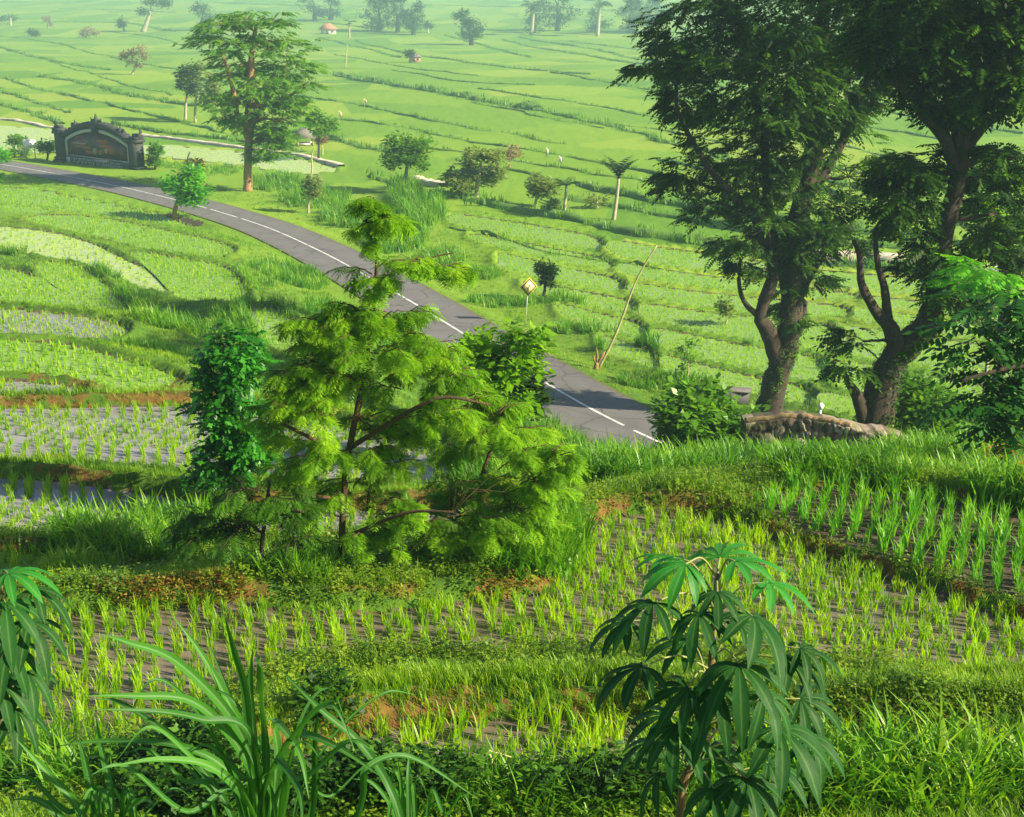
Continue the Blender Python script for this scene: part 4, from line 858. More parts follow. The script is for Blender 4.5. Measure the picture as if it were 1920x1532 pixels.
small('twin_tree', 'paler hazy tree standing right of its darker twin', 'tree', (366,230), (370,165,2.5), [(375,145,22,18,60),(385,170,24,22,60)], 'pale', ls=1.3)
small('blossom_tree', 'sparse pinkish tree alone in the left fields', 'tree', (246,142), (258,112,2), [(240,103,14,9,50),(270,100,16,9,40),(258,115,18,8,30)], 'rust', ls=1.3)
small('tall_tree', 'tall pale-stemmed tree at the top left of the fields', 'tree', (268,60), (282,20,4), [(288,5,24,14,90),(275,22,16,8,40),(305,12,18,10,40)], 'bluegreen', ls=2.2)
small('hut_tree', 'dark small tree beside the thatched hut', 'tree', (597,300), (600,245,2), [(600,225,20,12,90),(605,240,20,12,80)], 'mid', 'bark_dark', ls=1.0)
small('flowering_shrub', 'pink-flowered shrub in front of the thatched hut', 'shrub', (604,290), (603,270,1.5), [(603,262,12,9,70)], 'rust', ls=.7)
small('pole_tree', 'thin pale sapling with yellowish leaves behind the road grass', 'tree', (578,400), (583,350,2), [(590,345,16,10,40),(583,362,14,12,30)], 'pale', ls=.8)
small('bush', 'dark bush directly behind the yellow road sign', 'bush', (1018,560), (1022,520,3), [(1022,505,18,16,120),(1024,530,16,14,80)], 'dark', 'bark_dark', ls=.45)
small('bush', 'upright green bush at the right end of the carved board', 'bush', (290,318), (288,295,2), [(287,285,14,12,60),(285,300,14,12,50),(290,275,10,8,20)], 'mid', 'bark_dark', ls=.8)
small('bush', 'dark green bush left of the little white board', 'bush', (28,296), (26,275,2), [(25,268,18,12,70),(35,282,18,10,50)], 'mid', 'bark_dark', ls=.8)
small('bush', 'yellow-green bush between the white board and the carved board', 'bush', (88,300), (88,280,2), [(88,275,16,14,80),(100,285,12,10,40)], 'shrub', 'bark_dark', ls=.8)
small('sapling', 'frail pale-green sapling in the grass left of the left shade tree', 'tree', (1288,720), (1290,670,1.5), [(1290,655,14,18,30),(1285,690,10,10,10)], 'shrub', ls=.4)
small('sapling', 'pale bushy sapling among the flooded paddies left of the shade tree', 'tree', (1360,608), (1365,580,2), [(1368,575,24,16,50)], 'pale', ls=.5)
for i, (u, v, s, lab) in enumerate([(20,48,14,'dark hazy bush at the far left of the top fields'),(60,68,9,'small low hazy bush right of the far left one'),(233,58,14,'hazy bush left of the tall pale-stemmed tree')]):
    small('far_bush', lab, 'bush', (u, v), (u, v-s, 2), [(u, v-s, s, s*.8, 60)], 'bluegreen', ls=2.0, group='bushes on the far left fields')
small('blossom_tree', 'small pinkish far tree in the upper left fields', 'tree', (90,55), (90,43,1.5), [(90,40,9,9,40)], 'rust', ls=2)
small('blossom_tree', 'squat pink-brown far tree in the left fields below the tall one', 'tree', (163,72), (163,62,1.5), [(163,60,14,9,60)], 'rust', ls=2)
small('far_tree', 'dark round tree standing alone in the upper middle fields', 'tree', (884,84), (880,60,4), [(880,50,26,16,160),(872,36,22,12,90),(884,66,18,12,90)], 'bluegreen', 'bark_dark', ls=2.0)
small('far_tree', 'small bush-like tree left of the dark round far tree', 'tree', (803,62), (803,50,2), [(803,50,12,8,50)], 'bluegreen', ls=2)
FG = 'hazy trees along the top of the view'
for (u, v, s, n, lab) in [(710,58,34,170,'tall hazy tree at the left of the top middle grove'),(745,62,32,150,'middle hazy tree of the top middle grove'),(775,66,26,100,'paler right-hand tree of the top middle grove'),(1045,58,38,170,'broad hazy tree between the two far coconut palms'),
    (1180,62,30,150,'low dark hazy tree right of the far coconut palms'),(1218,60,34,170,'tall hazy tree just left of the shade tree crown'),(1000,62,20,60,'low hazy tree under the left far palm'),(590,40,26,110,'hazy tree behind the red-roofed house'),(620,38,22,80,'hazy tree just right behind the red-roofed house'),
    (380,58,24,90,'hazy tree half hidden behind the roadside tree'),(1120,64,22,60,'low hazy tree under the right far palm')]:
    small('far_tree', lab, 'tree', (u, v), (u, v-s, 4), [(u, v-s*1.1, s, s*.7, n), (u+rng.uniform(-6, 6), v-s*.5, s*.8, s*.4, n*.5), (u+rng.uniform(-10, 10), v-s*1.8, s*.6, s*.4, n*.5)], 'bluegreen', 'bark_dark', ls=2.4, group=FG)

# ------------------------------------------------------------------ palms
def frond(mb, o, yaw, L, up, wd, n=9, broad=False, a=.5, droop=1.3):
    c, s = math.cos(yaw), math.sin(yaw); P = []
    an = up; p = np.array(o, float)
    for i in range(n+1):
        P.append(p.copy()); p = p+L/n*np.array([math.cos(an)*c, math.cos(an)*s, math.sin(an)]); an -= droop/n
    P = np.array(P); side = np.array([-s, c, 0])
    mb.tube(P, np.linspace(L*.012, L*.004, n+1), 4, a)
    for i in range(n):
        for k in range(2 if not broad else 1):
            q = P[i]*(1-k*.5)+P[i+1]*k*.5; t = (i+k*.5)/n; d = P[i+1]-P[i]; d /= np.linalg.norm(d)
            w_ = wd*math.sin(PI*(.12+.85*t))
            for sg in (-1, 1):
                v = d*.5+side*sg*.9+np.array([0, 0, -.35 if not broad else -.15]); v /= np.linalg.norm(v)
                V, Q = leafquad(q, v, w_, w_*(.22 if not broad else .75), up=(0, 0, 1)); mb.add(V, Q, a+rng.uniform(-.2, .2))
def palm(name, label, base, top, rpx, nf, L, wd, m, broad=False, up=(.2, 1.2), cat='palm', group=None, droop=1.3):
    g = hit(*base); px = np.linalg.norm(g)/F; t = P3(top[0], top[1], g[1]); root = empty(name, tuple(g), label, cat, group)
    tb = MB(); mid = (g+t)/2+np.array([(top[0]-base[0])*.1*px, 0, 0]); tb.tube(catmull(np.array([g-[0,0,.2], mid, t]), 5), np.linspace(rpx*px*1.3, rpx*px*.8, 11), 8, bumpy=.05)
    tb.build('trunk', M['bark_pale'], root, g, True)
    for k in range(nf):
        fb = MB(); frond(fb, t, k*2*PI/nf*1.0+rng.uniform(-.3, .3), L*px*rng.uniform(.85, 1.1), rng.uniform(*up), wd*px, broad=broad, a=.4+.2*rng.random(), droop=droop); fb.build('frond', M[m], root, g)
palm('banana_palm', 'dark broad-fronded palm with a tall pale trunk, right of the other palm', (1150,412), (1160,335), 3.2, 9, 56, 15, 'dark', True, (.9, 1.5), droop=1.0)
palm('areca_palm', 'shorter spiky dark palm on a thin grey trunk', (1057,404), (1062,348), 2.6, 11, 30, 9, 'dark', False, (.5, 1.5), droop=1.2)
palm('coconut_palm', 'hazy far coconut palm at the left of the top right grove', (996,66), (1000,18), 3, 12, 34, 12, 'bluegreen', False, (.4, 1.5), droop=1.6)
palm('coconut_palm', 'hazy far coconut palm near the left edge of the shade tree crown', (1120,68), (1124,10), 3, 12, 34, 12, 'bluegreen', False, (.4, 1.5), droop=1.6)
palm('areca_palm', 'small far palm right of the red-roofed house', (655,72), (655,42), 1.5, 9, 16, 6, 'bluegreen', False, (.1, 1.3))

# ------------------------------------------------------------------ carved board beside the road
def build_board():
    gl = hit(113, 303); gr = hit(262, 318); rot = math.atan2(gr[1]-gl[1], gr[0]-gl[0])
    if abs(rot) > .9: rot = -.5
    yv = (gl[1]+gr[1])/2; A = P3(113, 305, gl[1]); B = P3(266, 320, gr[1]); W = float(np.hypot(B[0]-A[0], B[1]-A[1])); c = (A+B)/2
    zb = min(A[2], B[2])-.2; H = 88*np.linalg.norm(c)/F*.98
    root = empty('carved_sign_board', (c[0], c[1], zb), 'large black carved stone board with an arched crest beside the road bend', 'signboard'); root.rotation_euler = (0, 0, rot)
    u = W/150.0   # metres per photo px across
    k = H/88.0
    X = lambda p: (p-190)*u
    def part(name, m, fn):
        mb = MB(); fn(mb); return mb.build(name, m, root)
    def prism(mb, pts, y0, y1, a=.5):   # strip of top/bottom pairs -> solid band; pts = [(x, zlow, zhigh)...]
        V = []; Q = []
        for x, z0, z1 in pts: V += [[x, y0, z0], [x, y0, z1], [x, y1, z1], [x, y1, z0]]
        n = len(pts)
        for i in range(n-1):
            for j in range(4): Q.append([4*i+j, 4*i+(j+1) % 4, 4*i+4+(j+1) % 4, 4*i+4+j])
        Q += [[0, 3, 2, 1], [4*n-4, 4*n-3, 4*n-2, 4*n-1]]; mb.add(V, Q, a)
    arch = lambda x: (56+24*(1-min(1, abs(x)/60)**2.0))*k if abs(x) <= 60 else 56*k
    xs = np.linspace(-66, 66, 27)
    part('back_wall', M['black_stone'], lambda mb: prism(mb, [(x*u, 0, arch(x)-1*k) for x in xs], -.12, .5))
    def pil(mb, s):
        mb.box((s*68*u, 0, 31*k), (14*u, 1.1, 62*k)); mb.box((s*69*u, 0, 5*k), (20*u, 1.5, 10*k)); mb.box((s*69*u, 0, 13*k), (17*u, 1.3, 5*k)); mb.box((s*69*u, 0, 60*k), (18*u, 1.3, 5*k)); mb.box((s*71*u, 0, 65*k), (14*u, 1.1, 5*k))
        for q in range(4): mb.box((s*(77-q*.5)*u, 0, (14+q*9)*k), (3.5*u, .7, 4*k), tilt=s*.5)
    for s in (-1, 1):
        p = part('pillar', M['black_stone'], lambda mb: pil(mb, s))
        def horn(mb):
            P = np.array([[s*74*u, 0, 66*k], [s*78*u, 0, 70*k], [s*79*u, 0, 76*k], [s*77*u, 0, 82*k]]); mb.tube(P, [.35, .3, .2, .06], 6)
            mb.box((s*70*u, 0, 70*k), (6*u, .6, 5*k)); 
        mbh = MB(); horn(mbh); mbh.build('crest_horn', M['black_stone'], p)
    part('base_plinth', M['concrete'], lambda mb: (mb.box((0, -.1, -2*k), (150*u, 1.3, 6*k)), mb.box((-72*u, -.5, .5*k), (18*u, .8, 4*k))))
    part('crest', M['black_stone'], lambda mb: (prism(mb, [(x*u, arch(x)-3*k, arch(x)+(5+1.6*math.sin(x*.9))*k) for x in np.linspace(-70, 70, 57)], -.45, .6)))
    def finials(mb, x, s):
        z = arch(x)+4*k; mb.box((x*u, 0, z+2*k), (9*u*s, .7, 4*k)); mb.box((x*u, 0, z+5*k), (5*u*s, .5, 4*k)); mb.tube(np.array([[x*u, 0, z+5*k], [x*u, 0, z+9*k*s], [x*u, 0, z+15*k*s]]), [.24*s, .18*s, .04], 6)
        for q in (-1, 1): mb.tube(np.array([[x*u+q*3*u*s, 0, z+2*k], [x*u+q*7*u*s, 0, z+4*k], [x*u+q*9*u*s, 0, z+8*k*s]]), [.2, .15, .04], 5)
    for x, s in ((0, 1.1), (-40, .8), (43, .8)): part('finial', M['black_stone'], lambda mb: finials(mb, x, s))
    # white arched moulding in two halves, posts, keystone
    for s in (-1, 1):
        part('white_arch', M['white_trim'], lambda mb: prism(mb, [(x*u, arch(x)-(12.5)*k, arch(x)-(6.5)*k) for x in np.linspace(s*6, s*58, 14)][::s], -.26, -.125))
        part('white_post', M['white_trim'], lambda mb: mb.box((s*57.5*u, -.2, 33*k), (3*u, .16, 30*k)))
    part('keystone', M['black_stone'], lambda mb: (mb.box((0, -.3, 72*k), (9*u, .4, 13*k)), mb.box((0, -.4, 76*k), (6*u, .4, 6*k))))
    m, nt, p = newmat('painted_relief'); tc = nt.nodes.new('ShaderNodeTexCoord'); mp = nt.nodes.new('ShaderNodeMapping'); mp.inputs['Scale'].default_value = (.32, 1, .7); nt.links.new(tc.outputs['Object'], mp.inputs[0])
    n = noise(nt, 1.5, 5, .6, mp.outputs[0], .7); n2 = noise(nt, 3, 4, .6, mp.outputs[0])
    cc = ramp(nt, n.outputs[0], [(.35, (.03,.028,.026)), (.52, (.07,.035,.028)), (.62, (.16,.06,.04)), (.75, (.05,.05,.045))]).outputs[0]; nt.links.new(cc, p.inputs['Base Color'])
    bump(nt, p, n2.outputs[0], .8, .1)
    part('relief_panel', m, lambda mb: prism(mb, [(x*u, 20*k, min(arch(x)-14*k, 70*k)) for x in np.linspace(-54, 54, 19)], -.17, -.125))
    rm = plain('red_relief', (.30,.10,.06), .7, .3); cm = plain('cream_relief', (.38,.27,.20), .7, .2)
    def lump(mb, x, z, rx, rz, d=.12):
        t = np.linspace(0, 2*PI, 10, endpoint=False); V = [[(x+rx*.35*math.cos(a))*u, -.3-d*.4, (z+rz*.35*math.sin(a))*k] for a in t]+[[(x+rx*math.cos(a)*rng.uniform(.85, 1.1))*u, -.165, (z+rz*math.sin(a))*k] for a in t]
        mb.add(V, [[i, (i+1) % 10, 10+(i+1) % 10, 10+i][::-1] for i in range(10)]+[[0, 1, 2, 3], [0, 3, 4, 5], [0, 5, 6, 7], [0, 7, 8, 9]])
    part('red_relief', rm, lambda mb: [lump(mb, *q) for q in ((6,32,6,5),(16,44,12,4),(-26,38,16,3),(24,38,6,8),(10,52,12,3.5),(-14,30,10,3))])
    part('cream_relief', cm, lambda mb: [lump(mb, *q) for q in ((-5,33,4,6),(6,31,4,3.5),(-34,44,14,1.8),(16,36,3,5))])
    tp = part('text_panel', M['grey_trim'], lambda mb: mb.box((2*u, -.22, 12*k), (110*u, .18, 15*k)))
    part('white_corner', M['white_trim'], lambda mb: (mb.box((-55*u, -.26, 11*k), (7*u, .16, 12*k)), mb.box((52*u, -.26, 21*k), (12*u, .12, 2*k)), mb.box((-2*u, -.24, 21*k), (100*u, .1, 1.2*k))))
    def lett(mb):   # weathered raised lettering, too worn to read in the photograph
        for row, (z, h, x0, x1) in enumerate(((15.5, 3.2, -44, 40), (10.3, 4.6, -44, 44))):
            x = x0
            while x < x1:
                w_ = rng.uniform(1.4, 3.2)
                for q in range(2): mb.box(((x+rng.uniform(0, w_))*u, -.335, (z+rng.uniform(-.6, .6))*k), (rng.uniform(.5, .8)*u, .05+.004*q, h*k*rng.uniform(.6, 1)))
                mb.box(((x+w_/2)*u, -.33, (z+rng.choice([-1, 0, 1])*h*.32)*k), (w_*u, .058, .7*k)); x += w_+rng.choice([1.3, 1.5, 3.6])
    mbl = MB(); lett(mbl); mbl.build('worn_lettering', M['white_trim'], tp)
build_board()
def white_board():
    g = hit(58, 300); px = np.linalg.norm(g)/F; root = empty('notice_board', tuple(g), 'small plain white notice board in the grass left of the carved board', 'signboard')
    mb = MB(); mb.box((0, -.05, 28*px), (21*px, .06, 15*px), rot=.15); mb.build('panel', M['white'], root)
    for s in (-1, 1): mb = MB(); mb.box((s*8*px, 0.06, 13*px), (.09, .09, 28*px), rot=.15); mb.build('leg', M['galv'], root)
white_board()

# ------------------------------------------------------------------ yellow diamond road sign
def road_sign():
    g = hit(985, 612); px = np.linalg.norm(g)/F; root = empty('road_sign', tuple(g), 'yellow diamond road sign on a thin grey post leaning slightly beside the road', 'road sign')
    root.rotation_euler = (R(2), R(4), R(28))
    H = 76*px; mb = MB(); mb.tube(np.array([[0, .05, -.2], [0, .05, H*.5], [0, .05, H+.1]]), .035, 8); mb.build('post', M['galv'], root, smooth=True)
    def dia(r, y0, y1, w_=1.0):
        V = [[0, y, z] if x == 0 else [x, y, z] for y in (y0, y1) for x, z in ((0, H+r), (r*w_, H), (0, H-r), (-r*w_, H))]
        return np.array(V), [[0, 3, 2, 1], [4, 5, 6, 7], [0, 1, 5, 4], [1, 2, 6, 5], [2, 3, 7, 6], [3, 0, 4, 7]]
    mb = MB(); mb.add(*dia(.55, -.012, .012)); pl = mb.build('sign_plate', M['yellow'], root)
    mb = MB(); mb.add(*dia(.50, -.016, -.0125)); mb.build('border_line', M['blackpaint'], pl)
    mb = MB(); mb.add(*dia(.40, -.020, -.0165)); mb.build('sign_face', M['cream'], pl)  # pale centre is the sun's highlight painted over the yellow plate
    mb = MB(); mb.tube(np.array([[-.03, -.025, H-.25], [-.04, -.025, H-.05], [.03, -.025, H+.03], [.03, -.025, H+.12]]), .028, 6); mb.tube(np.array([[-.04, -.025, H-.12], [-.13, -.025, H-.02]]), .02, 5); mb.build('symbol', M['blackpaint'], pl)
    mb = MB(); mb.box((0, .03, H+.15), (.3, .03, .04)); mb.box((0, .03, H-.15), (.3, .03, .04)); mb.build('bracket', M['galv'], root)
road_sign()
# leaning bamboo pole and stump
def pole(name, label, b, t, r, m, cat='pole', nodes=True, dy=0):
    g = hit(*b); tp = P3(t[0], t[1], g[1]+dy); mb = MB(); n = 22; P = np.linspace(g-[0, 0, .1], tp, n); P[:, 2] += .25*np.sin(np.linspace(0, PI, n)); P[:, 0] += .12*np.sin(np.linspace(0, 2*PI, n))
    rr = np.linspace(r, r*.45, n); rr = rr*(1+.18*(np.arange(n) % 3 == 0)) if nodes else rr; mb.tube(P-g, rr, 7)
    o = mb.build(name, m, smooth=True); o.location = g; return tag(o, label, cat)
pole('bamboo_pole', 'long thin bamboo pole leaning right from the road verge over the fields', (1121,690), (1232,460), .07, M['bamboo'])
pole('bamboo_pole', 'pale vertical bamboo pole in the grass behind the roadside tree', (580,342), (590,275), .10, M['bamboo'])
pole('field_pole', 'pale thin pole standing upright in the upper fields below the small far palm', (647,126), (652,84), .22, M['bamboo'])
pole('bamboo_stake', 'yellow-brown stake rising behind the small bright roadside tree', (348,352), (356,285), .13, M['bamboo'])
def stump():
    g = hit(1118, 693); px = np.linalg.norm(g)/F; root = empty('stump', tuple(g), 'forked bare brown stump at the foot of the leaning bamboo pole', 'stump')
    mb = MB(); mb.tube(np.array([[-.05, 0, -.1], [0, 0, .25], [.02, 0, .4]]), [.16, .12, .1], 7, bumpy=.15); mb.build('trunk', M['bark_orange'], root)
    for a in ([(0, 0, .3), (.04, 0, .8), (-.02, 0, 1.15)], [(0, 0, .3), (.3, 0, .7), (.42, .05, .95)], [(0, 0, .3), (-.12, 0, .5), (-.14, 0, .75)]):
        mb = MB(); mb.tube(np.array(a), [.08, .06, .03], 6); mb.build('branch', M['bark_orange'], root)
stump()
tree('orange_shrub', 'orange-tipped shrub top beside the stake above the small bright tree', 'shrub', [[(365,352,0,2),(366,330,0,2),(366,310,0,1.5)]], [(366,304,12,9,40),(362,312,10,7,25)], TC, .55, M['orange'], M['bark_orange'])

# ------------------------------------------------------------------ stone wall under the big trees
def stone_wall():
    m, nt, p = newmat('rubble_stone'); n = noise(nt, 5, 6, .7, geo(nt)); 
    c = ramp(nt, mth(nt, 'ADD', mth(nt, 'MULTIPLY', attr(nt, 'rnd'), .55), mth(nt, 'MULTIPLY', n.outputs[0], .45)), [(.2, (.07,.05,.035)), (.45, (.20,.15,.11)), (.65, (.34,.27,.21)), (.85, (.36,.36,.22))]).outputs[0]
    n5 = noise(nt, 1.3, 5, .7, geo(nt)); c = mix(nt, mth(nt, 'MULTIPLY', mth(nt, 'GREATER_THAN', n5.outputs[0], .56), .6), c, (.10,.13,.03))
    c = mix(nt, attr(nt, 'rib'), c, (.03,.025,.018)); nt.links.new(c, p.inputs['Base Color']); p.inputs['Roughness'].default_value = .95; bump(nt, p, n.outputs[0], .8, .06)
    cap = barkmat('mossy_orange_coping', (.12,.09,.05), (.30,.20,.10), (.22,.26,.08), 2)
    pts = [(1398,858,790),(1500,868,786),(1560,875,795),(1620,880,806),(1700,885,822)]; y0, y1 = 35.5, 34.0
    base = []; top = []
    for i, (u, vb, vt) in enumerate(pts):
        y = y0+(y1-y0)*i/4; t = P3(u, vt, y); base.append(np.array([t[0], t[1], t[2]-1.9])); top.append(t)
    g = base[2]; root = empty('stone_wall', tuple(g), 'weathered low stone retaining wall below the two large shade trees', 'wall')
    b = np.array(base); t = np.array(top); n = 150; s = np.linspace(0, 4, n); B = np.stack([np.interp(s, range(5), b[:, k]) for k in range(3)], 1); T_ = np.stack([np.interp(s, range(5), t[:, k]) for k in range(3)], 1)
    rows = 34; V = []; LX = np.linspace(0, 4.2, n); cells = rng.random((170, 2))*np.array([4.2, 1.9]); ctone = rng.random(170); AA = []; RR = []
    T_[:, 2] += (hsh(LX*3, LX*0)-.5)*.14
    for r in range(rows+1):
        dd = np.hypot(LX[:, None]-cells[:, 0], (1.9*r/rows-cells[:, 1])[None]*1.5); o_ = np.argsort(dd, 1)[:, :2]; d1 = dd[np.arange(n), o_[:, 0]]; d2 = dd[np.arange(n), o_[:, 1]]
        e = np.clip((d2-d1)/.05, 0, 1); AA.append(ctone[o_[:, 0]]); RR.append(1-np.clip((d2-d1)/.05, 0, 1))
        V.append(B+(T_-B)*r/rows+np.column_stack([np.zeros(n), -.35*(1-r/rows)-.07*e*(.4+ctone[o_[:, 0]])+rng.normal(0, .008, n), np.zeros(n)]))
    V.append(T_+np.array([0, .7, 0])); V.append(B+np.array([0, .9, 0])); AA += [AA[-1]]*2; RR += [RR[-1]*0]*2; V = np.vstack(V)-g; k = rows+3
    i = np.arange(k-1)[:, None]*n; j = np.arange(n-1)[None]; Q = np.stack([i+j, i+j+1, i+n+j+1, i+n+j], -1).reshape(-1, 4)
    mb = MB(); mb.add(V, Q, np.concatenate(AA)); mb.R.append(np.concatenate(RR)); mb.build('stonework', m, root)
    mb = MB(); q = T_[:100:2]-g; 
    mb.tube(q+np.array([0, .1, .02]), .09, 6, bumpy=.2); mb.build('coping', cap, root)
    pk = plain('fallen_pale_stone', (.34,.32,.22), .8, .25, 4)
    for (u, v, w_) in ((1503,836,15),(1530,843,13)):
        c = P3(u, v, 34.4); mbx = MB(); mbx.box((0, 0, 0), (w_*.016, .4, w_*.019), rot=.3, tilt=-.35); o = mbx.build('stone_block', pk, root); o.location = c-g
        bv = o.modifiers.new('bevel', 'BEVEL'); bv.width = .05; bv.segments = 2
stone_wall()
def culvert():
    g = hit(1345, 752); root = empty('culvert_parapet', tuple(g), 'low dark concrete parapet behind the leafy bush at the road bend', 'parapet')
    mb = MB(); mb.box((0, 0, .25), (2.9, .5, .7), rot=-.25); mb.build('wall', plain('dark_concrete', (.07,.065,.07), .7, .3), root); mb = MB(); mb.box((0, 0, .63), (3.1, .66, .06), rot=-.25); mb.build('coping', plain('dark_coping', (.10,.095,.09), .7, .3), root)  # even dark grey wall under a slightly lighter coping
culvert()
def marker():
    g = hit(1537, 782); mb = MB(); mb.tube(np.array([[0, 0, -.05], [0, 0, .42]]), [.07, .06], 8); mb.tube(np.array([[0, 0, .40], [.02, 0, .55], [.02, 0, .66]]), [.13, .15, .06], 8); o = mb.build('marker_post', M['white'], smooth=True); o.location = g; tag(o, 'short white-topped marker post in the grass behind the stone wall', 'marker post')
marker()

# ------------------------------------------------------------------ far houses, hut, flags
def house(name, label, uv, w, h, rh, wall, roof, rot=.3, open_=False):
    g = hit(*uv); px = np.linalg.norm(g)/F; w *= px; h *= px; rh *= px; d = w*.8; root = empty(name, tuple(g), label, 'house' if not open_ else 'hut'); root.rotation_euler = (0, 0, rot)
    mb = MB()
    if open_:
        for sx in (-1, 1):
            for sy in (-1, 1): mb = MB(); mb.box((sx*w*.4, sy*d*.4, h/2), (.2, .2, h)); mb.build('post', M['bamboo'], root)
        mb = MB(); mb.box((0, 0, h*.2), (w*.75, d*.75, h*.3)); mb.build('platform', M['wall'], root)
    else:
        mb.box((0, 0, h/2), (w, d, h)); mb.build('wall', M[wall], root)
        mb = MB(); mb.box((-w*.15, -d/2-.05, h*.4), (w*.16, .12, h*.75)); mb.build('door', M['blackpaint'], root)
        mb = MB(); mb.box((w*.22, -d/2-.05, h*.55), (w*.18, .12, h*.35)); mb.build('window', M['blackpaint'], root)
    V = [[-w*.68, -d*.68, h], [w*.68, -d*.68, h], [w*.68, d*.68, h], [-w*.68, d*.68, h], [-w*.18, 0, h+rh], [w*.18, 0, h+rh], [w*.18, .1, h+rh], [-w*.18, .1, h+rh]]
    mb = MB(); mb.add(V, [[0, 1, 5, 4], [2, 3, 7, 6], [1, 2, 6, 5], [3, 0, 4, 7], [4, 5, 6, 7], [3, 2, 1, 0]]); mb.build('roof', M[roof], root)
house('farm_house', 'small far house with a clay red roof and pale walls', (616,64), 24, 9, 10, 'wall', 'roof_red')
house('farm_house', 'tiny pinkish hut half behind a bush in the upper fields', (778,116), 18, 9, 7, 'pink', 'roof_grey')
small('bush', 'dark bush beside the tiny pinkish field hut', 'bush', (768,116), (768,104,2), [(768,103,9,9,60)], 'bluegreen', ls=1.4)
house('field_hut', 'grey thatched field hut beside the small dark tree', (572,272), 34, 14, 16, 'wall', 'roof_grey', .2, True)
def flag(label, b, top, wpx, hpx, m):
    g = hit(*b); px = np.linalg.norm(g)/F; H = (b[1]-top)*px; root = empty('field_flag', tuple(g), label, 'flag', 'small flags in the fields')
    mb = MB(); mb.tube(np.array([[0, 0, -.1], [0, 0, H]]), .05, 5); mb.build('pole', M['bamboo'], root)
    n = 6; V = []
    for i in range(n): 
        for z in (H, H-hpx*px): 
            for y in (0, .02): V.append([wpx*px*i/(n-1), .12*math.sin(i*1.3)+y, z-.05*i])
    Q = []
    for i in range(n-1):
        a = 4*i; b_ = a+4; Q += [[a, b_, b_+2, a+2], [a+1, a+3, b_+3, b_+1], [a, a+1, b_+1, b_], [a+2, b_+2, b_+3, a+3]]
    mb = MB(); mb.add(V, Q); mb.build('cloth', M[m], root)
flag('orange-cream flag in the field right of the roadside tree', (636,232), 208, 5, 12, 'cream')
flag('tiny pale flag on a pole in the middle of the upper fields', (683,203), 186, 5, 7, 'cream')
flag('white flag left of its pair above the palms', (1024,298), 277, 4, 14, 'white')
flag('white flag right of its pair just above the shorter palm', (1048,312), 292, 5, 12, 'white')

# ------------------------------------------------------------------ cassava plants
def lobed_leaf(mb, o, yaw, pitch, S, n=7, a=.5, droop=.5):
    """one palmate leaf, each lobe a folded blade"""
    Rm = rotm(np.array([yaw]), np.array([pitch]), np.array([rng.normal(0, .15)]))[0]
    for i in range(n):
        th = (i-(n-1)/2)*R(34)*(1+rng.normal(0, .04)); L = S*(1-.38*abs(i-(n-1)/2)/((n-1)/2))*rng.uniform(.92, 1.06); W_ = L*.115; seg = 7; V = []; dd = droop*rng.uniform(.75, 1.3)
        for j in range(seg+1):
            t = j/seg; w_ = W_*math.sin(PI*min(1, (.06+.94*t))**1.45)**.8 if j < seg else .0005
            if j == 0: w_ = .0035
            r = L*t*(1-.1*dd*t*t); z = -dd*.62*L*t**2+.03*L*math.sin(PI*t); q = w_*.30
            c, s = math.cos(th), math.sin(th)
            for k, zz in ((-1, z+q), (0, z), (1, z+q)): V.append([r*c-s*k*w_, r*s+c*k*w_, zz])
        V = np.array(V) @ Rm.T+o; Q = []
        for j in range(seg):
            b = 3*j; Q += [[b, b+3, b+4, b+1], [b+1, b+4, b+5, b+2]]
        mb.add(V, Q, np.clip(a+rng.normal(0, .05), 0, 1)); mb.R.append(np.tile([0., 1., 0.], seg+1))
def cassava(label, stem, leaves, y, newn=0, S0=1.0):
    g = P3(stem[0][0], stem[0][1], y); px = np.linalg.norm(g)/F; gx = g.copy(); gz = float(G(np.array([g[0]]), np.array([y]))[0])
    root = empty('cassava_plant', (g[0], y, gz), label, 'plant'); org = np.array([g[0], y, gz])
    pts = [np.array([g[0], y, gz-.05])]+[P3(u, v, y) for u, v in stem]; st = catmull(np.array(pts), 6)
    mb = MB(); mb.tube(st, np.linspace(.02, .007, len(st)), 8, bumpy=.08); mb.build('stem', barkmat('cassava_stem', (.12,.08,.04), (.30,.2,.08), (.36,.30,.12), 10), root, org, True)
    for k, lf in enumerate(leaves):
        u, v, Spx, yawd, pit, dy = lf[:6]; dr = lf[6] if len(lf) > 6 else .7
        c = P3(u, v, y+dy); yaw = R(yawd)
        # petiole from the stem a bit lower
        i = int(np.argmin(np.abs(st[:, 2]-(c[2]-.03-.10)))); a = st[i]
        mp = (a+c)/2+np.array([0, 0, .05]); pe = MB(); pe.tube(catmull(np.array([a, mp, c]), 5), np.linspace(.0045, .003, 11), 5); 
        lb = MB(); lobed_leaf(lb, c, yaw, pit, Spx*px*S0, a=rng.uniform(.1, .9), droop=dr)
        o = lb.build('leaf', M['cassava_new'] if k < newn else M['cassava'], root, org, True); pb = pe.build('petiole', M['stem'], o, org, True)
    return root
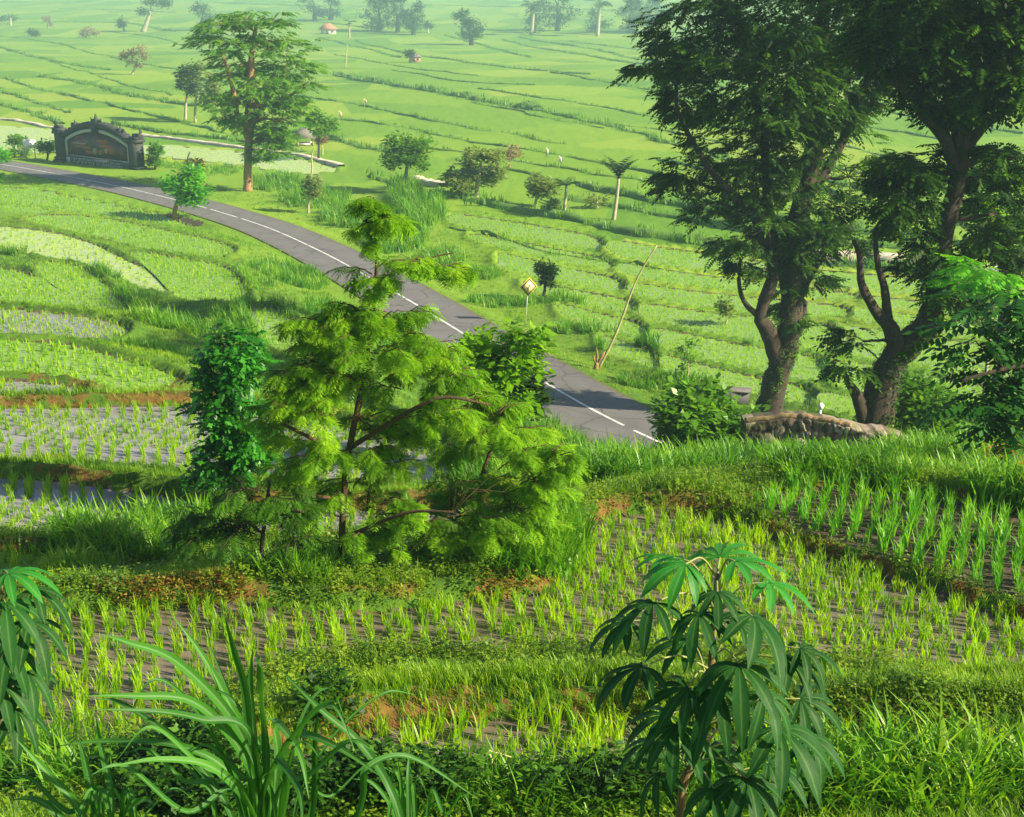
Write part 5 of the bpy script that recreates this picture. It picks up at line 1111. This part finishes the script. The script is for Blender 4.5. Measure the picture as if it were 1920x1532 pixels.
cassava('cassava plant with drooping dark seven-fingered leaves at the lower right', [(1275,1530),(1300,1430),(1325,1330),(1335,1220),(1340,1130),(1345,1075)],
  [(1350,1045,120,80,.15,.15,.5),(1285,1058,105,215,.0,-.18,.8),(1378,1052,110,-10,.1,-.05,.5),(1255,1045,85,160,.0,.05,.5),(1440,1092,110,-25,-.1,.0,.6),(1345,1110,80,265,-.1,-.25,.9),
   (1225,1130,120,215,-.1,-.22,.8),(1410,1155,140,-60,-.15,-.28,.9),(1205,1250,120,205,-.1,-.2,.7),(1385,1245,140,-95,-.2,-.3,1.0),(1345,1290,130,240,-.25,-.3,1.1),(1475,1235,120,-30,-.2,-.1,.8),(1255,1340,110,195,-.15,-.15,.8),
   (1460,1365,150,-55,-.25,-.25,.95),(1270,1360,120,255,-.3,-.3,1.1),(1400,1460,130,-80,-.25,-.3,1.0),(1500,1310,120,-15,-.2,.0,.8),(1330,1400,110,290,-.2,.1,1.0),(1290,1200,100,190,-.1,.15,.7),(1440,1430,110,-40,-.2,.1,.8),(1400,1330,110,60,-.1,.2,.8),(1220,1390,90,200,-.2,.0,.7),(1385,1170,90,20,-.1,.1,.7),(1310,1150,100,250,-.2,-.3,1.0),(1180,1165,100,190,-.1,-.1,.8),(1500,1215,105,-10,-.2,-.1,.9),(1340,1480,110,270,-.3,-.3,1.0),(1515,1380,110,-30,-.3,-.1,1.0),(1290,1290,100,225,-.2,-.3,1.0),(1430,1300,110,-70,-.3,-.3,1.0),(1240,1450,90,210,-.3,-.1,1.0)],
  4.6, 5, .88)
cassava('pale cassava plant with hanging lobed leaves cut by the left edge', [(-20,1530),(-15,1400),(-10,1250),(0,1120),(5,1090)],
  [(15,1075,90,0,.1,-.1,.7),(60,1105,85,-20,-.1,-.05,.9),(10,1130,95,-70,-.2,-.2,1.0),(55,1165,90,-50,-.25,-.15,1.0),(20,1210,95,-90,-.3,-.2,1.1),(50,1260,85,-60,-.3,-.1,1.0),(0,1280,95,-100,-.3,-.2,1.1),(30,1330,85,-70,-.3,-.1,1.0),(-30,1150,95,200,-.2,-.1,.8),(-30,1250,90,210,-.2,.0,.8),(-15,1090,80,140,.1,.1,.5)],
  6.2, 1)

# ------------------------------------------------------------------ broad-bladed elephant grass in the foreground
def big_grass(label, base, blades, y, extra=0, spread=300, top=1180):
    blades = list(blades)
    for _ in range(extra):
        s_ = rng.choice([-1, 1], p=[.6, .4]); L = rng.uniform(.35, 1)*spread; h = rng.uniform(top, top+170); x0 = base[0]+rng.normal(0, 28); d0 = rng.uniform(-.4, .5)
        blades.append((rng.uniform(9, 17), (x0, 1620, 0), (x0+s_*L*.12, 1480, d0*.3), (x0+s_*L*.4, h+60+.2*L, d0*.7), (x0+s_*L*.75, h+40, d0), (x0+s_*L, h+rng.uniform(40, 160), d0*1.2)))
    g = P3(base[0], base[1], y); gz = float(G(np.array([g[0]]), np.array([y]))[0]); org = np.array([g[0], y, gz]); root = empty('elephant_grass', tuple(org), label, 'grass clump')
    for P in blades:
        wpx = P[0]; pts = [P3(u, v, y+dy) for (u, v, dy) in P[1:]]; px = np.linalg.norm(g)/F
        C = catmull(np.array(pts), 8); T = np.gradient(C, axis=0); T /= np.linalg.norm(T, axis=1)[:, None]; view = C/np.linalg.norm(C, axis=1)[:, None]
        side = np.cross(T, np.array([0, 0, 1.])+.6*rng.normal(0, .3, 3)+np.array([0, -.8, 0])); side /= np.linalg.norm(side, axis=1)[:, None]+1e-9
        nrm = np.cross(side, T); t = np.linspace(0, 1, len(C)); wd = wpx*px*.62*np.interp(t, [0, .12, .45, .75, 1], [.55, .85, 1, .7, .03])
        V = []; 
        for k in (-1, -.12, .12, 1): V.append(C+side*(k*wd/2)[:, None]+nrm*(abs(k)*wd*.22)[:, None])
        V = np.stack(V, 1).reshape(-1, 3)-org; i = np.arange(len(C)-1)[:, None]*4; j = np.arange(3)[None]; Q = np.stack([i+j, i+j+1, i+5+j, i+4+j], -1).reshape(-1, 4)
        acr = np.tile([0, 1, 1, 0], len(C)); me = mesh_np('leaf_blade', V, Q, np.full(len(V), rng.random()), True, dict(rib=acr)); link('leaf_blade', me, BLADE, root)
    return root
BLADE = leafmat('elephant_grass_blade', [(.02,.10,.012), (.04,.17,.018), (.07,.24,.025)], .35, .5, spec=.2, nscale=2)
_nt = BLADE.node_tree; _p = _nt.nodes['Principled BSDF']; _src = _p.inputs['Base Color'].links[0].from_socket
_c = mix(_nt, mth(_nt, 'MULTIPLY', mth(_nt, 'POWER', attr(_nt, 'rib'), 11.0), .22), _src, (.42,.52,.36)); _nt.links.new(_c, _p.inputs['Base Color'])
B1 = [(26,(480,1600,0),(470,1430,0),(462,1300,0),(440,1220,-.05),(420,1150,-.1)),(24,(490,1600,0),(478,1420,0),(470,1300,.05),(474,1210,.05)),(28,(500,1600,0),(500,1400,0),(492,1290,-.1),(488,1235,-.15),(480,1240,-.25)),
 (24,(480,1600,0),(470,1420,.1),(430,1320,.1),(380,1230,.1),(320,1150,.1)),(26,(500,1600,0),(480,1450,-.1),(430,1340,-.2),(330,1240,-.3),(240,1205,-.4),(190,1190,-.5)),(26,(490,1600,0),(480,1480,-.1),(440,1390,-.2),(360,1315,-.3),(250,1305,-.4),(160,1305,-.5)),
 (24,(520,1620,0),(470,1510,-.2),(400,1440,-.3),(300,1425,-.4),(195,1440,-.5)),(26,(490,1600,0),(520,1440,.1),(560,1380,.1),(630,1400,0),(720,1460,-.1)),(26,(500,1600,0),(520,1420,0),(510,1350,-.1),(560,1410,-.3),(580,1500,-.4)),
 (24,(560,1620,0),(590,1500,.1),(592,1400,.1),(596,1330,.1)),(26,(770,1640,0),(740,1500,0),(680,1400,.1),(600,1330,.1),(520,1250,.2)),(22,(480,1600,0),(440,1460,0),(340,1400,0),(200,1390,.1),(100,1400,.1)),(22,(500,1600,0),(480,1450,.2),(440,1330,.3),(390,1200,.4)),
 (24,(510,1620,0),(540,1480,-.2),(520,1420,-.3),(560,1480,-.5),(570,1560,-.6)),(20,(460,1620,0),(420,1500,0),(330,1390,.1),(230,1320,.2),(180,1310,.2)),(22,(500,1600,0),(470,1380,-.2),(380,1350,-.3),(300,1335,-.4),(170,1330,-.5)),(22,(640,1640,0),(680,1500,0),(690,1440,0),(770,1420,.1),(900,1500,.1))]
big_grass('large clump of broad arching elephant grass blades at the lower left centre', (500,1532), B1, 3.9, 16, 330, 1230)
B2 = [(24,(200,1620,0),(180,1520,0),(160,1430,0),(148,1385,0)),(24,(190,1620,0),(150,1520,0),(90,1450,0),(30,1385,0)),(26,(210,1620,0),(230,1540,0),(250,1510,-.1),(275,1500,-.2),(285,1506,-.25)),(22,(180,1620,0),(120,1540,0),(70,1500,0),(20,1500,0)),(22,(200,1620,0),(210,1500,.1),(190,1400,.2),(180,1340,.2))]
big_grass('smaller clump of broad grass blades at the bottom left corner', (200,1532), B2, 3.9, 8, 220, 1370)
B3 = [(14,(760,1640,0),(755,1500,0),(745,1420,0)),(14,(770,1640,0),(765,1480,0),(768,1400,.1)),(14,(750,1640,0),(740,1530,0),(700,1470,0),(660,1460,0)),(14,(780,1640,0),(790,1540,0),(830,1490,0))]
big_grass('few short upright grass blades right of the large clump', (760,1532), B3, 4.4, 5, 120, 1400)
pole('dry_twig', 'thin dry bent twig arching over the nearest paddy', (870,1480), (960,1420), .012, M['bamboo'], 'twig', False)

# ------------------------------------------------------------------ haze
def haze():
    mb = MB(); mb.box((0, 2900, -22), (9000, 6400, 80)); m = bpy.data.materials.new('haze'); m.use_nodes = True; nt = m.node_tree
    for n in list(nt.nodes):
        if n.type != 'OUTPUT_MATERIAL': nt.nodes.remove(n)
    v = nt.nodes.new('ShaderNodeVolumePrincipled'); v.inputs['Color'].default_value = (.50,.79,.94,1); v.inputs['Density'].default_value = .00062; v.inputs['Anisotropy'].default_value = .2
    nt.links.new(v.outputs[0], nt.nodes['Material Output'].inputs['Volume']); o = mb.build('haze', m); tag(o, kind='stuff')
haze()
